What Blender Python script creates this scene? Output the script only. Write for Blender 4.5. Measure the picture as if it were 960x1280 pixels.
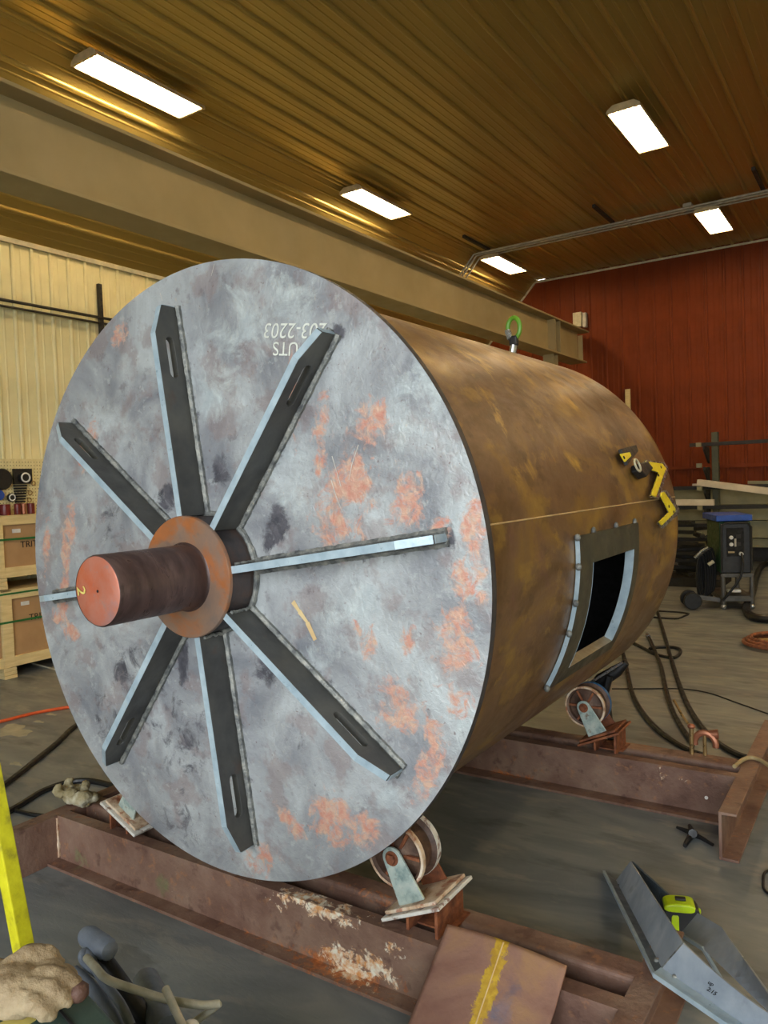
import bpy, bmesh, math, random
import numpy as np
from mathutils import Vector, Matrix, Euler
random.seed(7); rng = np.random.default_rng(5)
PI = math.pi
SC = bpy.context.scene
for o in list(bpy.data.objects): bpy.data.objects.remove(o)
COL = SC.collection

# ------------------------------------------------------------------ camera, light, exposure
FPX = 963.26
CH = 1.6229
RM = np.array([[0.83324474, 0.5516256, -0.03758203], [0.01031506, 0.05245103, 0.99857022], [-0.55280811, 0.83244104, -0.03801449]])
cam = bpy.data.cameras.new('camera'); camo = bpy.data.objects.new('camera', cam); COL.objects.link(camo)
cam.sensor_fit = 'HORIZONTAL'; cam.sensor_width = 36.0; cam.lens = FPX / 960 * 36; cam.clip_end = 200; cam.clip_start = 0.05
mw = Matrix.Identity(4)
for i in range(3):
    mw[i][0] = RM[0][i]; mw[i][1] = RM[1][i]; mw[i][2] = -RM[2][i]
mw.translation = (0, 0, CH)
camo.matrix_world = mw
SC.camera = camo
SC.view_settings.view_transform = 'Standard'; SC.view_settings.look = 'None'
SC.view_settings.gamma = 1.0; SC.view_settings.use_curve_mapping = False
SC.view_settings.exposure = 1.05
LAMP = 25.0         # radiance of the fluorescent tubes
world = bpy.data.worlds.new('world'); SC.world = world; world.use_nodes = True
bg = world.node_tree.nodes['Background']; bg.inputs[0].default_value = (0.90, 0.955, 1.0, 1); bg.inputs[1].default_value = 3.2
# daylight enters through the open bay door behind the camera (portal guides the sampling only)
pl = bpy.data.lights.new('bay_door_portal', 'AREA'); pl.shape = 'RECTANGLE'; pl.size = 8.0; pl.size_y = 4.6
pl.cycles.is_portal = True
plo = bpy.data.objects.new('bay_door_portal', pl); COL.objects.link(plo); plo.location = (1.0, -3.4, 2.3); plo.rotation_euler = (PI/2, 0, 0)

# ------------------------------------------------------------------ helpers
def G(px, py, ax, v):
    "point of the photograph's pixel on the world plane axis=value"
    d = RM.T @ np.array([(px-480)/FPX, -(py-640)/FPX, 1.0]); o = np.array([0, 0, CH])
    return Vector(o + d*((v-o[ax])/d[ax]))
R0 = 1.067; RS = 1.005   # end plate radius, shell radius
CX, CZ, DY, LD = -1.98737, 1.33141, 1.90432, 2.461
def Cyl(px, py, r=RS):
    "angle (rad) and offset along the axis where a pixel meets the drum shell"
    d = RM.T @ np.array([(px-480)/FPX, -(py-640)/FPX, 1.0])
    a = d[0]**2+d[2]**2; ox = -CX; oz = CH-CZ
    b = 2*(ox*d[0]+oz*d[2]); c = ox**2+oz**2-r*r; D = max(b*b-4*a*c, 0)
    t = (-b-math.sqrt(D))/(2*a); p = np.array([0, 0, CH])+t*d
    return math.atan2(p[2]-CZ, p[0]-CX), p[1]-DY
def onshell(th, y, r=RS): return Vector((CX+r*math.cos(th), DY+y, CZ+r*math.sin(th)))
def lin(c): return tuple(((v/255)/12.92 if v/255 <= .04045 else ((v/255+.055)/1.055)**2.4) for v in c)
def C4(c): return (*lin(c), 1.0)

def org(p):
    v = Vector((0, 0, 0))
    while p is not None: v += p.location; p = p.parent
    return v
def tag(o, label=None, cat=None, group=None, kind=None):
    if label: o['label'] = label
    if cat: o['category'] = cat
    if group: o['group'] = group
    if kind: o['kind'] = kind
    return o
def thing(name, loc, label, cat, group=None):
    o = bpy.data.objects.new(name, None); COL.objects.link(o); o.location = loc; o.empty_display_size = .1
    return tag(o, label, cat, group)
def copy_tree(o, parent=None, top=True):
    c = o.copy(); COL.objects.link(c)
    if not top: c.parent = parent
    for ch in list(o.children): copy_tree(ch, c, False)
    return c

class B:
    def __init__(s): s.v = []; s.f = []
    def add(s, vs, fs):
        n = len(s.v); s.v += [Vector(v) for v in vs]; s.f += [tuple(i+n for i in f) for f in fs]; return s
    def box(s, c, d, rot=None):
        c = Vector(c); h = Vector(d)/2; R = Euler(rot).to_matrix() if rot is not None and not isinstance(rot, Matrix) else (rot or Matrix.Identity(3))
        vs = [c+R@Vector((x*h.x, y*h.y, z*h.z)) for x in (-1, 1) for y in (-1, 1) for z in (-1, 1)]
        return s.add(vs, [(0,1,3,2),(4,6,7,5),(0,4,5,1),(2,3,7,6),(0,2,6,4),(1,5,7,3)])
    def span(s, a, b): return s.box([(a[i]+b[i])/2 for i in range(3)], [abs(b[i]-a[i]) for i in range(3)])
    def bar(s, p0, p1, w, h, up=(0,0,1)):
        p0 = Vector(p0); p1 = Vector(p1); d = (p1-p0).normalized(); u = Vector(up)
        x = d.cross(u)
        if x.length < 1e-4: x = d.cross(Vector((1,0,0)))
        x.normalize(); y = x.cross(d)
        R = Matrix((x, d, y)).transposed()
        return s.box((p0+p1)/2, (w, (p1-p0).length, h), R)
    def tube(s, pts, r, seg=10, cap=True, rs=None):
        pts = [Vector(p) for p in pts]; n = len(pts); rings = []
        prev = None
        for i, p in enumerate(pts):
            t = (pts[min(i+1, n-1)]-pts[max(i-1, 0)]).normalized()
            if prev is None:
                a = Vector((0,0,1)) if abs(t.z) < .9 else Vector((1,0,0)); x = t.cross(a).normalized()
            else: x = (prev-t*prev.dot(t)).normalized()
            prev = x; y = t.cross(x); rr = rs[i] if rs else r
            rings.append([p+(x*math.cos(k*2*PI/seg)+y*math.sin(k*2*PI/seg))*rr for k in range(seg)])
        vs = [v for q in rings for v in q]; fs = []
        for i in range(n-1):
            for k in range(seg):
                k2 = (k+1) % seg; fs.append((i*seg+k, i*seg+k2, (i+1)*seg+k2, (i+1)*seg+k))
        if cap: fs.append(tuple(range(seg-1, -1, -1))); fs.append(tuple((n-1)*seg+k for k in range(seg)))
        return s.add(vs, fs)
    def cyl(s, p0, p1, r, seg=20, r2=None): return s.tube([p0, p1], r, seg, True, [r, r if r2 is None else r2])
    def prism(s, poly, ext):
        "poly: 3D points (planar), extruded by vector ext"
        n = len(poly); e = Vector(ext); vs = [Vector(p) for p in poly]+[Vector(p)+e for p in poly]
        fs = [tuple(range(n-1, -1, -1)), tuple(range(n, 2*n))]+[(i, (i+1) % n, n+(i+1) % n, n+i) for i in range(n)]
        return s.add(vs, fs)
    def lathe(s, prof, c, axis='y', seg=64):
        "prof: (r, h); h along axis"
        vs = []; fs = []; n = len(prof)
        for k in range(seg):
            a = k*2*PI/seg
            for r, h in prof:
                u, w = r*math.cos(a), r*math.sin(a)
                vs.append(Vector(c)+(Vector((u, h, w)) if axis == 'y' else Vector((u, w, h)) if axis == 'z' else Vector((h, u, w))))
        for k in range(seg):
            k2 = (k+1) % seg
            for i in range(n-1): fs.append((k*n+i, k*n+i+1, k2*n+i+1, k2*n+i))
        return s.add(vs, fs)
    def ball(s, c, r, rot=None, seg=12):
        c = Vector(c); r = Vector((r, r, r)) if not hasattr(r, '__len__') else Vector(r); R = Euler(rot).to_matrix() if rot is not None else Matrix.Identity(3)
        n = seg; m = seg//2; vs = [c+R@Vector((0,0,r.z))]; fs = []
        for j in range(1, m):
            for k in range(n):
                a, b = k*2*PI/n, j*PI/m
                vs.append(c+R@Vector((r.x*math.sin(b)*math.cos(a), r.y*math.sin(b)*math.sin(a), r.z*math.cos(b))))
        vs.append(c+R@Vector((0,0,-r.z))); L = len(vs)-1
        for k in range(n):
            fs.append((0, 1+k, 1+(k+1) % n)); fs.append((L, L-n+(k+1) % n, L-n+k))
        for j in range(m-2):
            for k in range(n): fs.append((1+j*n+k, 1+(j+1)*n+k, 1+(j+1)*n+(k+1) % n, 1+j*n+(k+1) % n))
        return s.add(vs, fs)
    def mesh(s, name, off=Vector((0,0,0))):
        me = bpy.data.meshes.new(name); me.from_pydata([tuple(v-off) for v in s.v], [], s.f)
        bm = bmesh.new(); bm.from_mesh(me); bmesh.ops.remove_doubles(bm, verts=bm.verts, dist=1e-6)
        bmesh.ops.recalc_face_normals(bm, faces=bm.faces); bm.to_mesh(me); bm.free(); return me
    def obj(s, name, mat, parent=None, bevel=0, smooth=False, kind=None, seg=2):
        me = s.mesh(name, org(parent)); me.materials.append(mat)
        return link(name, me, parent, bevel, smooth, kind, seg)
def link(name, me, parent=None, bevel=0, smooth=False, kind=None, seg=2):
    o = bpy.data.objects.new(name, me); COL.objects.link(o)
    if parent: o.parent = parent
    if bevel:
        m = o.modifiers.new('bevel', 'BEVEL'); m.width = bevel; m.segments = seg; m.limit_method = 'ANGLE'; m.angle_limit = math.radians(38)
    if smooth:
        me.polygons.foreach_set('use_smooth', [True]*len(me.polygons)); me.set_sharp_from_angle(angle=math.radians(40))
    if kind: o['kind'] = kind
    return o
def sm(pts, n=8):
    "Catmull-Rom smoothing of a polyline"
    P = [Vector(p) for p in pts]; P = [P[0]*2-P[1]]+P+[P[-1]*2-P[-2]]; out = []
    for i in range(1, len(P)-2):
        for k in range(n):
            t = k/n; a, b, c, d = P[i-1], P[i], P[i+1], P[i+2]
            out.append(.5*((2*b)+(c-a)*t+(2*a-5*b+4*c-d)*t*t+(3*b-a-3*c+d)*t**3))
    out.append(P[-2]); return out
def holed(outer, holes, fn, th):
    "flat plate with holes: 2D loops mapped by fn(u, v, w) with w in 0..th"
    bm = bmesh.new(); loops = []
    for L in [outer]+holes:
        vs = [bm.verts.new((u, v, 0)) for u, v in L]; loops.append(vs)
        for i in range(len(vs)): bm.edges.new((vs[i], vs[(i+1) % len(vs)]))
    bmesh.ops.triangle_fill(bm, use_beauty=True, use_dissolve=False, edges=bm.edges[:])
    r = bmesh.ops.extrude_face_region(bm, geom=bm.faces[:])
    for v in [g for g in r['geom'] if isinstance(g, bmesh.types.BMVert)]: v.co.z = th
    bm.verts.ensure_lookup_table()
    b = B(); b.v = [Vector(fn(*v.co)) for v in bm.verts]; bm.verts.index_update(); b.f = [tuple(v.index for v in f.verts) for f in bm.faces]
    bm.free(); return b
def text_obj(name, body, size, mat, fn, parent, depth=.0015, shear=0, wob=0):
    cu = bpy.data.curves.new(name, 'FONT'); cu.body = body; cu.size = size; cu.extrude = depth/2; cu.align_x = 'LEFT'; cu.shear = shear
    t = bpy.data.objects.new(name, cu); COL.objects.link(t); bpy.context.view_layer.update()
    me = bpy.data.meshes.new_from_object(t.evaluated_get(bpy.context.evaluated_depsgraph_get())); bpy.data.objects.remove(t)
    off = org(parent)
    for v in me.vertices: v.co = Vector(fn(v.co.x, v.co.y, v.co.z))-off
    me.materials.clear(); me.materials.append(mat)
    return link(name, me, parent)
def paint(o, blobs, nz=.35, sc=9.0):
    "wear masks (R,G,B) from soft 3D ellipsoids: (centre, axis point, half-length, half-width, channel, strength)"
    me = o.data; n = len(me.vertices); co = np.zeros(n*3); me.vertices.foreach_get('co', co); co = co.reshape(-1, 3)+np.array(org(o.parent) if o.parent else (0,0,0))
    out = np.zeros((n, 4)); out[:, 3] = 1
    for c, d, a, w, ch, st in blobs:
        c = np.array(c); d = np.array(d, float); d /= np.linalg.norm(d)+1e-9
        q = co-c; al = q@d; pe = np.sqrt(np.maximum((q*q).sum(1)-al*al, 0))
        m = np.sqrt((al/a)**2+(pe/w)**2); out[:, ch] = np.maximum(out[:, ch], st*np.clip(1.5-m, 0, 1))
    at = me.color_attributes.new('wear_tone', 'FLOAT_COLOR', 'POINT'); at.data.foreach_set('color', out.ravel())

# ------------------------------------------------------------------ materials
def surf(name, cols, scale=4, rough=.6, metal=0, bump=.1, bscale=60, stretch=(1,1,1), fine=None, masks=(), rvar=.15, detail=6, spec=.5, bdist=.01, dist=0):
    """noise-driven colour ramp; fine=(colour, scale, threshold, amount) speckle;
    masks=[(channel, colour, colour2, noise scale, sharpness)] driven by the 'wear' attribute"""
    m = bpy.data.materials.new(name); m.use_nodes = True; nt = m.node_tree; N = nt.nodes; L = nt.links; N.clear()
    out = N.new('ShaderNodeOutputMaterial'); b = N.new('ShaderNodeBsdfPrincipled'); L.new(b.outputs[0], out.inputs[0])
    tc = N.new('ShaderNodeTexCoord'); mp = N.new('ShaderNodeMapping'); mp.inputs['Scale'].default_value = stretch; L.new(tc.outputs['Object'], mp.inputs[0])
    def noise(s, det=detail, d=dist, raw=False, rg=.6):
        n = N.new('ShaderNodeTexNoise'); n.inputs['Scale'].default_value = s; n.inputs['Detail'].default_value = det; n.inputs['Distortion'].default_value = d; n.inputs['Roughness'].default_value = rg
        L.new((tc.outputs['Object'] if raw else mp.outputs[0]), n.inputs['Vector']); return n
    n1 = noise(scale); r = N.new('ShaderNodeValToRGB'); L.new(n1.outputs[0], r.inputs[0]); e = r.color_ramp.elements
    while len(e) < len(cols): e.new(.5)
    for i, c in enumerate(cols):
        if len(c) == 2: e[i].position = c[0]; e[i].color = C4(c[1])
        else: e[i].position = .3+.4*i/max(len(cols)-1, 1); e[i].color = C4(c)
    cur = r.outputs[0]
    def mix(fac, a, colr):
        x = N.new('ShaderNodeMix'); x.data_type = 'RGBA'; L.new(fac, x.inputs[0]); L.new(a, x.inputs[6])
        if isinstance(colr, tuple): x.inputs[7].default_value = C4(colr)
        else: L.new(colr, x.inputs[7])
        return x.outputs[2]
    def mrange(src, a, b_, c=0, d=1):
        x = N.new('ShaderNodeMapRange'); L.new(src, x.inputs[0])
        for i, v in enumerate((a, b_, c, d)): x.inputs[i+1].default_value = v
        return x.outputs[0]
    rough_src = None
    if fine:
        for fc, fs, th, am in (fine if isinstance(fine, list) else [fine]):
            nn = noise(fs, 4, 0); cur = mix(mrange(nn.outputs[0], th, th+.08, 0, am), cur, fc)
    if masks:
        at = N.new('ShaderNodeAttribute'); at.attribute_name = 'wear_tone'; sp = N.new('ShaderNodeSeparateColor'); L.new(at.outputs['Color'], sp.inputs[0])
        for ch, c1, c2, ns, sh in masks:
            nn = noise(ns, 9, .6, True, .72); add = N.new('ShaderNodeMath'); add.operation = 'MULTIPLY_ADD'; L.new(nn.outputs[0], add.inputs[0]); add.inputs[1].default_value = 2.6; L.new(sp.outputs[ch], add.inputs[2])
            f = mrange(add.outputs[0], 1.84, 1.84+sh)
            n3 = noise(ns*1.7, 6, .3, True); cc = N.new('ShaderNodeMix'); cc.data_type = 'RGBA'; L.new(mrange(n3.outputs[0], .38, .62), cc.inputs[0]); cc.inputs[6].default_value = C4(c1); cc.inputs[7].default_value = C4(c2)
            cur = mix(f, cur, cc.outputs[2])
    L.new(cur, b.inputs['Base Color'])
    b.inputs['Metallic'].default_value = metal; b.inputs['Specular IOR Level'].default_value = spec
    n2 = noise(scale*2.3); L.new(mrange(n2.outputs[0], .3, .7, max(rough-rvar, .05), min(rough+rvar, 1)), b.inputs['Roughness'])
    if bump:
        nb = noise(bscale, 5); bp = N.new('ShaderNodeBump'); bp.inputs['Strength'].default_value = bump; bp.inputs['Distance'].default_value = bdist; L.new(nb.outputs[0], bp.inputs['Height']); L.new(bp.outputs[0], b.inputs['Normal'])
    return m
def plain(name, c, rough=.5, metal=0, bump=.05, emis=0, spec=.5, ns=12):
    c2 = tuple(max(0, v*.82) for v in c)
    m = surf(name, [c2, c], ns, rough, metal, bump, 80, spec=spec)
    if emis:
        b = m.node_tree.nodes['Principled BSDF']; b.inputs['Emission Color'].default_value = C4(c); b.inputs['Emission Strength'].default_value = emis
    return m

M = {}
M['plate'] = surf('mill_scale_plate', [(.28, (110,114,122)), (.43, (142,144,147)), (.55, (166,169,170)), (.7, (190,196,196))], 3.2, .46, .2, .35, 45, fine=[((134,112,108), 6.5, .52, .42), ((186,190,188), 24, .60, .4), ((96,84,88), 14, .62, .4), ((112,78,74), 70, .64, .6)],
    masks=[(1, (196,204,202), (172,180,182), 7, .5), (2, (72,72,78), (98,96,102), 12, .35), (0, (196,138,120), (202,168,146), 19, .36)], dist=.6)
M['plate_edge'] = surf('plate_edge', [(58,54,54), (84,78,76)], 12, .6, .3)
M['shell'] = surf('shell_scale', [(.25, (78,54,30)), (.40, (108,80,50)), (.50, (124,96,68)), (.58, (140,108,58)), (.72, (166,132,62))], 3.0, .42, .15, .12, 40, stretch=(1, .6, 1), fine=[((168,134,62), 7, .56, .5), ((84,58,40), 11, .58, .5), ((112,82,72), 5, .56, .4)],
    masks=[(0, (180,142,56), (198,160,72), 6, .5), (1, (112,78,68), (128,92,80), 6, .5), (2, (96,70,34), (120,90,40), 8, .5)], dist=.9, rvar=.1)
M['gusset'] = surf('gusset_side', [(54,54,54), (76,76,74), (92,90,84)], 5, .48, .15, .08, 70, fine=((92,70,58), 9, .64, .4))
M['cut_edge'] = surf('cut_edge_steel', [(150,170,182), (184,202,210)], 14, .4, .2, .1, 90)
M['weld'] = surf('weld_bead', [(78,80,82), (130,132,128), (170,168,158)], 30, .45, .4, .5, 120)
M['shaft'] = surf('turned_shaft', [(.3, (62,48,46)), (.5, (92,72,68)), (.7, (122,100,94))], 3.5, .36, .45, .1, 60, stretch=(1, 3, 1), fine=((46,34,32), 7, .58, .5), dist=.5)
M['rust_face'] = surf('rusty_machined_face', [(.3, (190,98,66)), (.5, (184,118,98)), (.66, (154,130,132))], 6, .42, .3, .1, 60, fine=((150,130,124), 22, .6, .5))
M['collar'] = surf('collar_face', [(.3, (128,110,100)), (.48, (148,118,98)), (.6, (172,108,66)), (.75, (186,112,62))], 6, .4, .35, .1, 60, fine=((110,96,92), 18, .6, .4), dist=.5)
M['hub'] = surf('hub_steel', [(44,42,46), (72,66,66), (104,76,62)], 6, .45, .35)
M['frame'] = surf('rusty_frame', [(.2, (84,58,48)), (.42, (116,86,72)), (.58, (132,104,88)), (.75, (150,126,106))], 5, .6, .1, .4, 50, fine=[((160,112,76), 26, .60, .5), ((78,50,42), 12, .58, .55), ((176,160,140), 60, .68, .5)],
    masks=[(2, (120,124,84), (104,110,72), 9, .6), (0, (196,124,70), (150,86,50), 24, .35), (1, (234,228,208), (210,150,92), 26, .16)], rvar=.12)
M['rust_orange'] = surf('caster_plate_rust', [(130,78,52), (206,180,150), (226,214,196)], 16, .6, .1, .4, 60, fine=((150,74,36), 24, .55, .7))
M['rust_dark'] = surf('dark_rust', [(72,42,30), (128,74,46), (166,104,66)], 18, .65, .1, .4, 60)
M['galv'] = surf('galvanised_plate', [(136,158,156), (184,200,192), (206,214,204)], 26, .42, .35, .15, 90, fine=((128,92,64), 30, .62, .7))
M['wheelm'] = surf('iron_wheel', [(58,44,38), (96,72,58), (130,104,84)], 14, .55, .3, .3, 70)
M['white_rim'] = surf('chipped_white_rim', [(200,196,184), (232,230,222)], 12, .5, .1, .3, 60, fine=((120,74,50), 26, .56, .8))
M['bluep'] = plain('blue_paint', (40,104,158), .45)
M['floor'] = surf('shop_concrete', [(.25, (84,90,92)), (.42, (108,113,114)), (.56, (124,128,126)), (.74, (148,148,140))], 1.5, .42, 0, .12, 30, stretch=(.6, 1.6, 1), fine=[((146,143,132), 5, .56, .5), ((66,68,68), 3.2, .57, .5), ((156,154,144), 90, .68, .5)], dist=1.4, rvar=.12, spec=.4)
M['apron'] = surf('outdoor_concrete', [(120,120,116), (150,150,144)], 1, .8)
M['ceil'] = surf('ceiling_sheet', [(172,150,84), (180,158,90)], .8, .30, .55, 0, 20, stretch=(1, .3, 1), rvar=.03)
M['lwall'] = surf('cream_wall_sheet', [(214,206,158), (234,228,182)], 1.6, .5, .05, .05, 20, stretch=(1, 1, .3))
M['redwall'] = surf('red_wall_sheet', [(100,42,14), (120,53,20)], 1.4, .55, .0, .05, 20, stretch=(1, 1, .25), spec=.15)
M['beam'] = surf('crane_beam_paint', [(150,134,94), (166,148,106)], 1.2, .6, .05, .06, 20)
M['trim'] = plain('pale_trim', (206,200,170), .5)
M['conduit'] = plain('steel_conduit', (186,180,164), .4, .1)
M['strut'] = plain('dark_strut', (60,56,46), .6, .2)
M['lamp_body'] = plain('lamp_housing', (206,182,140), .5)
M['tube_on'] = plain('lit_tube', (255,230,186), .4, emis=LAMP)
M['wood'] = surf('pale_pine', [(206,182,126), (228,206,150)], 6, .7, 0, .15, 60, stretch=(1, 1, 8))
M['card'] = surf('cardboard', [(166,130,88), (178,142,98)], 5, .8, 0, .08, 40)
M['strap'] = plain('green_strap', (36,112,54), .4)
M['ink_and_shade'] = plain('black_ink_and_shade', (24,22,20), .8)  # black for print, also for the painted-in dark inside the drum
M['paper'] = plain('white_label', (236,236,230), .7)
M['black'] = plain('black_rubber', (16,16,18), .55)
M['hose'] = plain('black_hose', (15,16,19), .45)
M['orange'] = plain('orange_cord', (226,92,40), .45)
M['tan'] = plain('tan_hose', (176,156,112), .5)
M['brass'] = plain('brass_fitting', (170,140,92), .35, .7)
M['copper'] = plain('copper_jaw', (178,116,86), .4, .6)
M['chrome'] = plain('bright_steel', (196,198,200), .25, .8)
M['chalk'] = plain('white_chalk', (226,228,216), .9)
M['ychalk'] = plain('yellow_paint_marker', (226,206,110), .8)
M['yellow'] = surf('worn_yellow_paint', [(.3, (150,138,40)), (.5, (214,206,30)), (.7, (232,226,40))], 14, .45, 0, .15, 60)
M['magyellow'] = surf('magnet_yellow', [(236,206,40), (246,232,60)], 20, .4, 0, .05, 60)
M['hivis'] = plain('fluorescent_yellow', (206,236,20), .4)
M['steel'] = surf('sheared_sheet_steel', [(.3, (128,140,152)), (.5, (152,162,172)), (.7, (180,186,190))], 5, .42, .1, .06, 60, fine=((84,90,100), 9, .62, .4), dist=.4)
M['steeldk'] = surf('dark_sheet_steel', [(74,86,94), (98,108,116)], 8, .45, .1)
M['doorframe'] = surf('door_frame_scale', [(66,66,58), (92,88,72)], 5, .5, .25, .1, 60)
M['rplate'] = surf('rusty_offcut', [(.3, (122,86,76)), (.5, (148,112,96)), (.68, (166,128,90))], 4.5, .5, .15, .2, 60, fine=((96,84,100), 7, .62, .4), dist=.6,
    masks=[(0, (206,170,60), (178,140,50), 18, .12), (1, (126,118,132), (110,100,110), 8, .5)])
M['green'] = surf('green_metal_lid', [(52,72,64), (76,96,84)], 5, .4, .2, .08, 50, fine=((130,132,84), 12, .66, .5))
M['leather'] = surf('tan_leather', [(122,102,74), (156,136,104), (176,158,126)], 14, .75, 0, .5, 70)
M['leatherdk'] = surf('dark_leather', [(76,52,42), (108,76,62)], 16, .7, 0, .4, 70)
M['glove'] = surf('soiled_knit', [(112,98,60), (150,138,104), (196,190,166)], 14, .85, 0, .5, 90)
M['greyrub'] = surf('grey_rubber', [(88,96,108), (118,126,138)], 10, .5, 0, .15, 50)
M['palerod'] = surf('pale_rod', [(150,146,126), (196,192,174)], 18, .5, .1, .2, 60)
M['mblue'] = plain('welder_blue', (26,78,176), .4)
M['mgreen'] = plain('welder_green', (28,70,36), .5)
M['mblack'] = plain('welder_black', (34,34,36), .5)
M['cartm'] = plain('cart_grey', (96,94,90), .5, .4)
M['lumber'] = surf('white_lumber', [(196,184,160), (226,214,192)], 4, .7, 0, .1, 40, fine=((150,70,60), 9, .68, .5))
M['stock'] = surf('stored_steel', [(124,120,92), (152,146,112)], 2.5, .55, .2)
M['darkst'] = plain('dark_steel', (48,46,42), .6, .3)
M['limegreen'] = plain('lime_hoist', (110,170,40), .4)
M['redcup'] = plain('dark_red_cup', (110,30,28), .4)
M['peg'] = surf('cream_pegboard', [(206,194,140), (224,214,164)], 20, .7, 0, .3, 90)
M['beige_box'] = plain('beige_box', (206,196,160), .5)

# ------------------------------------------------------------------ the shell of the building
XL, XR, YF, YB, ZC = -7.35, 7.0, 14.95, -3.5, 5.6
XH, ZH = -6.03, 4.20   # haunch corner on the ceiling; top of the left wall
ZFR = .205             # top of the roller frames
fl = B().span((XL-.3, YB-.2, -.12), (XR+.3, YF+.3, 0)).obj('floor', M['floor'], kind='structure')
ap = B().span((-14, -22, -.14), (16, YB-.2, -.02)).obj('trim_1', M['apron'], kind='structure'); ap['label'] = 'concrete apron outside the bay door'
# pale dried splashes on the concrete
def splash(cx, cy, w, h, mat, name='stain', n=22):
    poly = []
    for k in range(n):
        a = 2*PI*k/n; r = 1+.28*math.sin(3*a+cx)+.16*math.sin(7*a+cy)
        poly.append((cx+w*r*math.cos(a), cy+h*r*math.sin(a), 0))
    return B().prism(poly, (0, 0, .0012)).obj(name, mat, fl)
M['stain'] = surf('pale_spill', [(150,146,126), (178,172,148)], 12, .7)
p = G(12, 914, 2, 0); splash(p.x, p.y, .16, .12, M['stain'])
for q in ((64, 893), (48, 902), (104, 1000-20), (20, 955)):
    p = G(*q, 2, 0); splash(p.x, p.y, .05, .02, M['stain'])

def sheet_mesh(name, pitch, length, rib_h, minor, mat, ribw=.055):
    "one profiled steel sheet: u across, v along, w out of the face"
    prof = [(0, 0)]+[(ribw*(.5-.5*math.cos(PI*k/6)), rib_h*math.sin(PI*k/6)**.7) for k in range(1, 6)]+[(ribw, 0)]
    for c in minor: prof += [(c-.012, 0), (c-.005, .004), (c+.005, .004), (c+.012, 0)]
    prof += [(pitch, 0)]
    b = B(); n = len(prof)
    vs = [(u, 0, w) for u, w in prof]+[(u, length, w) for u, w in prof]+[(0, 0, -.01), (pitch, 0, -.01), (0, length, -.01), (pitch, length, -.01)]
    fs = [(i, i+1, n+i+1, n+i) for i in range(n-1)]+[(2*n, 2*n+1, 2*n+3, 2*n+2)]
    b.add(vs, fs); me = bpy.data.meshes.new(name); me.from_pydata([tuple(v) for v in b.v], [], b.f); me.materials.append(mat); return me
def place(me, parent, o, u, v, w, name='panel'):
    ob = bpy.data.objects.new(name, me); COL.objects.link(ob); ob.parent = parent
    u, v, w, o = Vector(u), Vector(v), Vector(w), Vector(o); m = Matrix.Identity(4)
    for i in range(3): m[i][0] = u[i]; m[i][1] = v[i]; m[i][2] = w[i]; m[i][3] = o[i]
    ob.matrix_basis = m; return ob
# ceiling
ce = B().span((XH-.05, YB, ZC+.02), (XR, YF, ZC+.2)).obj('ceiling', M['ceil'], kind='structure')
PT = .305
me_c = sheet_mesh('ceiling_panel', PT, YF-YB, .032, (.13, .215), M['ceil'])
k = 0; xx = XH
while xx < XR-.01:
    place(me_c, ce, (xx, YF, ZC), (1,0,0), (0,-1,0), (0,0,-1)); xx += PT
# rows of screw heads on the nearer ceiling sheets
screws = B()
for j, yy in enumerate((2.2, 3.7, 5.2, 6.7, 8.2, 9.7)):
    for i in range(44): screws.ball((XH+.027+i*PT, yy, ZC-.024), .008, seg=6)
screws.obj('screw_heads', M['trim'], ce, kind='stuff')
# haunch (sloped part of the ceiling on the left)
hd = Vector((XL-XH, 0, ZH-ZC)); HLn = hd.length; hu = hd.normalized(); hw = Vector((-hu.z, 0, hu.x)); hw = -hw if hw.z > 0 else hw
hb = B().prism([Vector((XH, YB, ZC))-hw*.02, Vector((XL, YB, ZH))-hw*.02, Vector((XL, YB, ZH))-hw*.15, Vector((XH, YB, ZC))-hw*.15], (0, YF-YB, 0)).obj('trim_2', M['ceil'], kind='structure')
hb['label'] = 'sloping ribbed haunch between ceiling and left wall'
ph = HLn/6; me_h = sheet_mesh('haunch_panel', ph, YF-YB, .030, (.12, .22), M['ceil'])
for i in range(6): place(me_h, hb, Vector((XH, YF, ZC))+hu*ph*i, hu, (0,-1,0), hw)
# left wall
lw = B().span((XL-.2, YB, 0), (XL-.02, YF, ZH)).obj('wall_left', M['lwall'], kind='structure')
me_l = sheet_mesh('left_panel', .21, ZH, .022, (.115,), M['lwall'], .045)
yy = YB
while yy < YF-.2: place(me_l, lw, (XL, yy, 0), (0,1,0), (0,0,1), (1,0,0)); yy += .21
B().span((XL-.01, YB, ZH-.05), (XL+.035, YF, ZH+.0)).obj('eave_trim', M['trim'], lw)
# far wall (red)
fw = B().add([(XL-.1, YF+.02, 0), (XR, YF+.02, 0), (XR, YF+.02, ZC), (XH, YF+.02, ZC), (XL-.1, YF+.02, ZH), (XL-.1, YF+.2, 0), (XR, YF+.2, 0), (XR, YF+.2, ZC), (XH, YF+.2, ZC), (XL-.1, YF+.2, ZH)],
    [(0,1,2,3,4), (9,8,7,6,5), (0,5,6,1), (1,6,7,2), (2,7,8,3), (3,8,9,4), (4,9,5,0)]).obj('wall_far', M['redwall'], kind='structure')
me_f = sheet_mesh('far_panel', PT, ZC, .024, (.11, .2), M['redwall'])
k = 0; xx = XL
while xx < XR-.2:
    h = ZC if xx >= XH-.01 else ZH+(ZC-ZH)*(xx-XL)/(XH-XL)
    if h < ZC-.001: me2 = sheet_mesh('far_panel', PT, h, .024, (.11, .2), M['redwall'])
    else: me2 = me_f
    place(me2, fw, (xx+PT, YF, 0), (-1,0,0), (0,0,1), (0,-1,0)); xx += PT
b = B()
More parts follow.
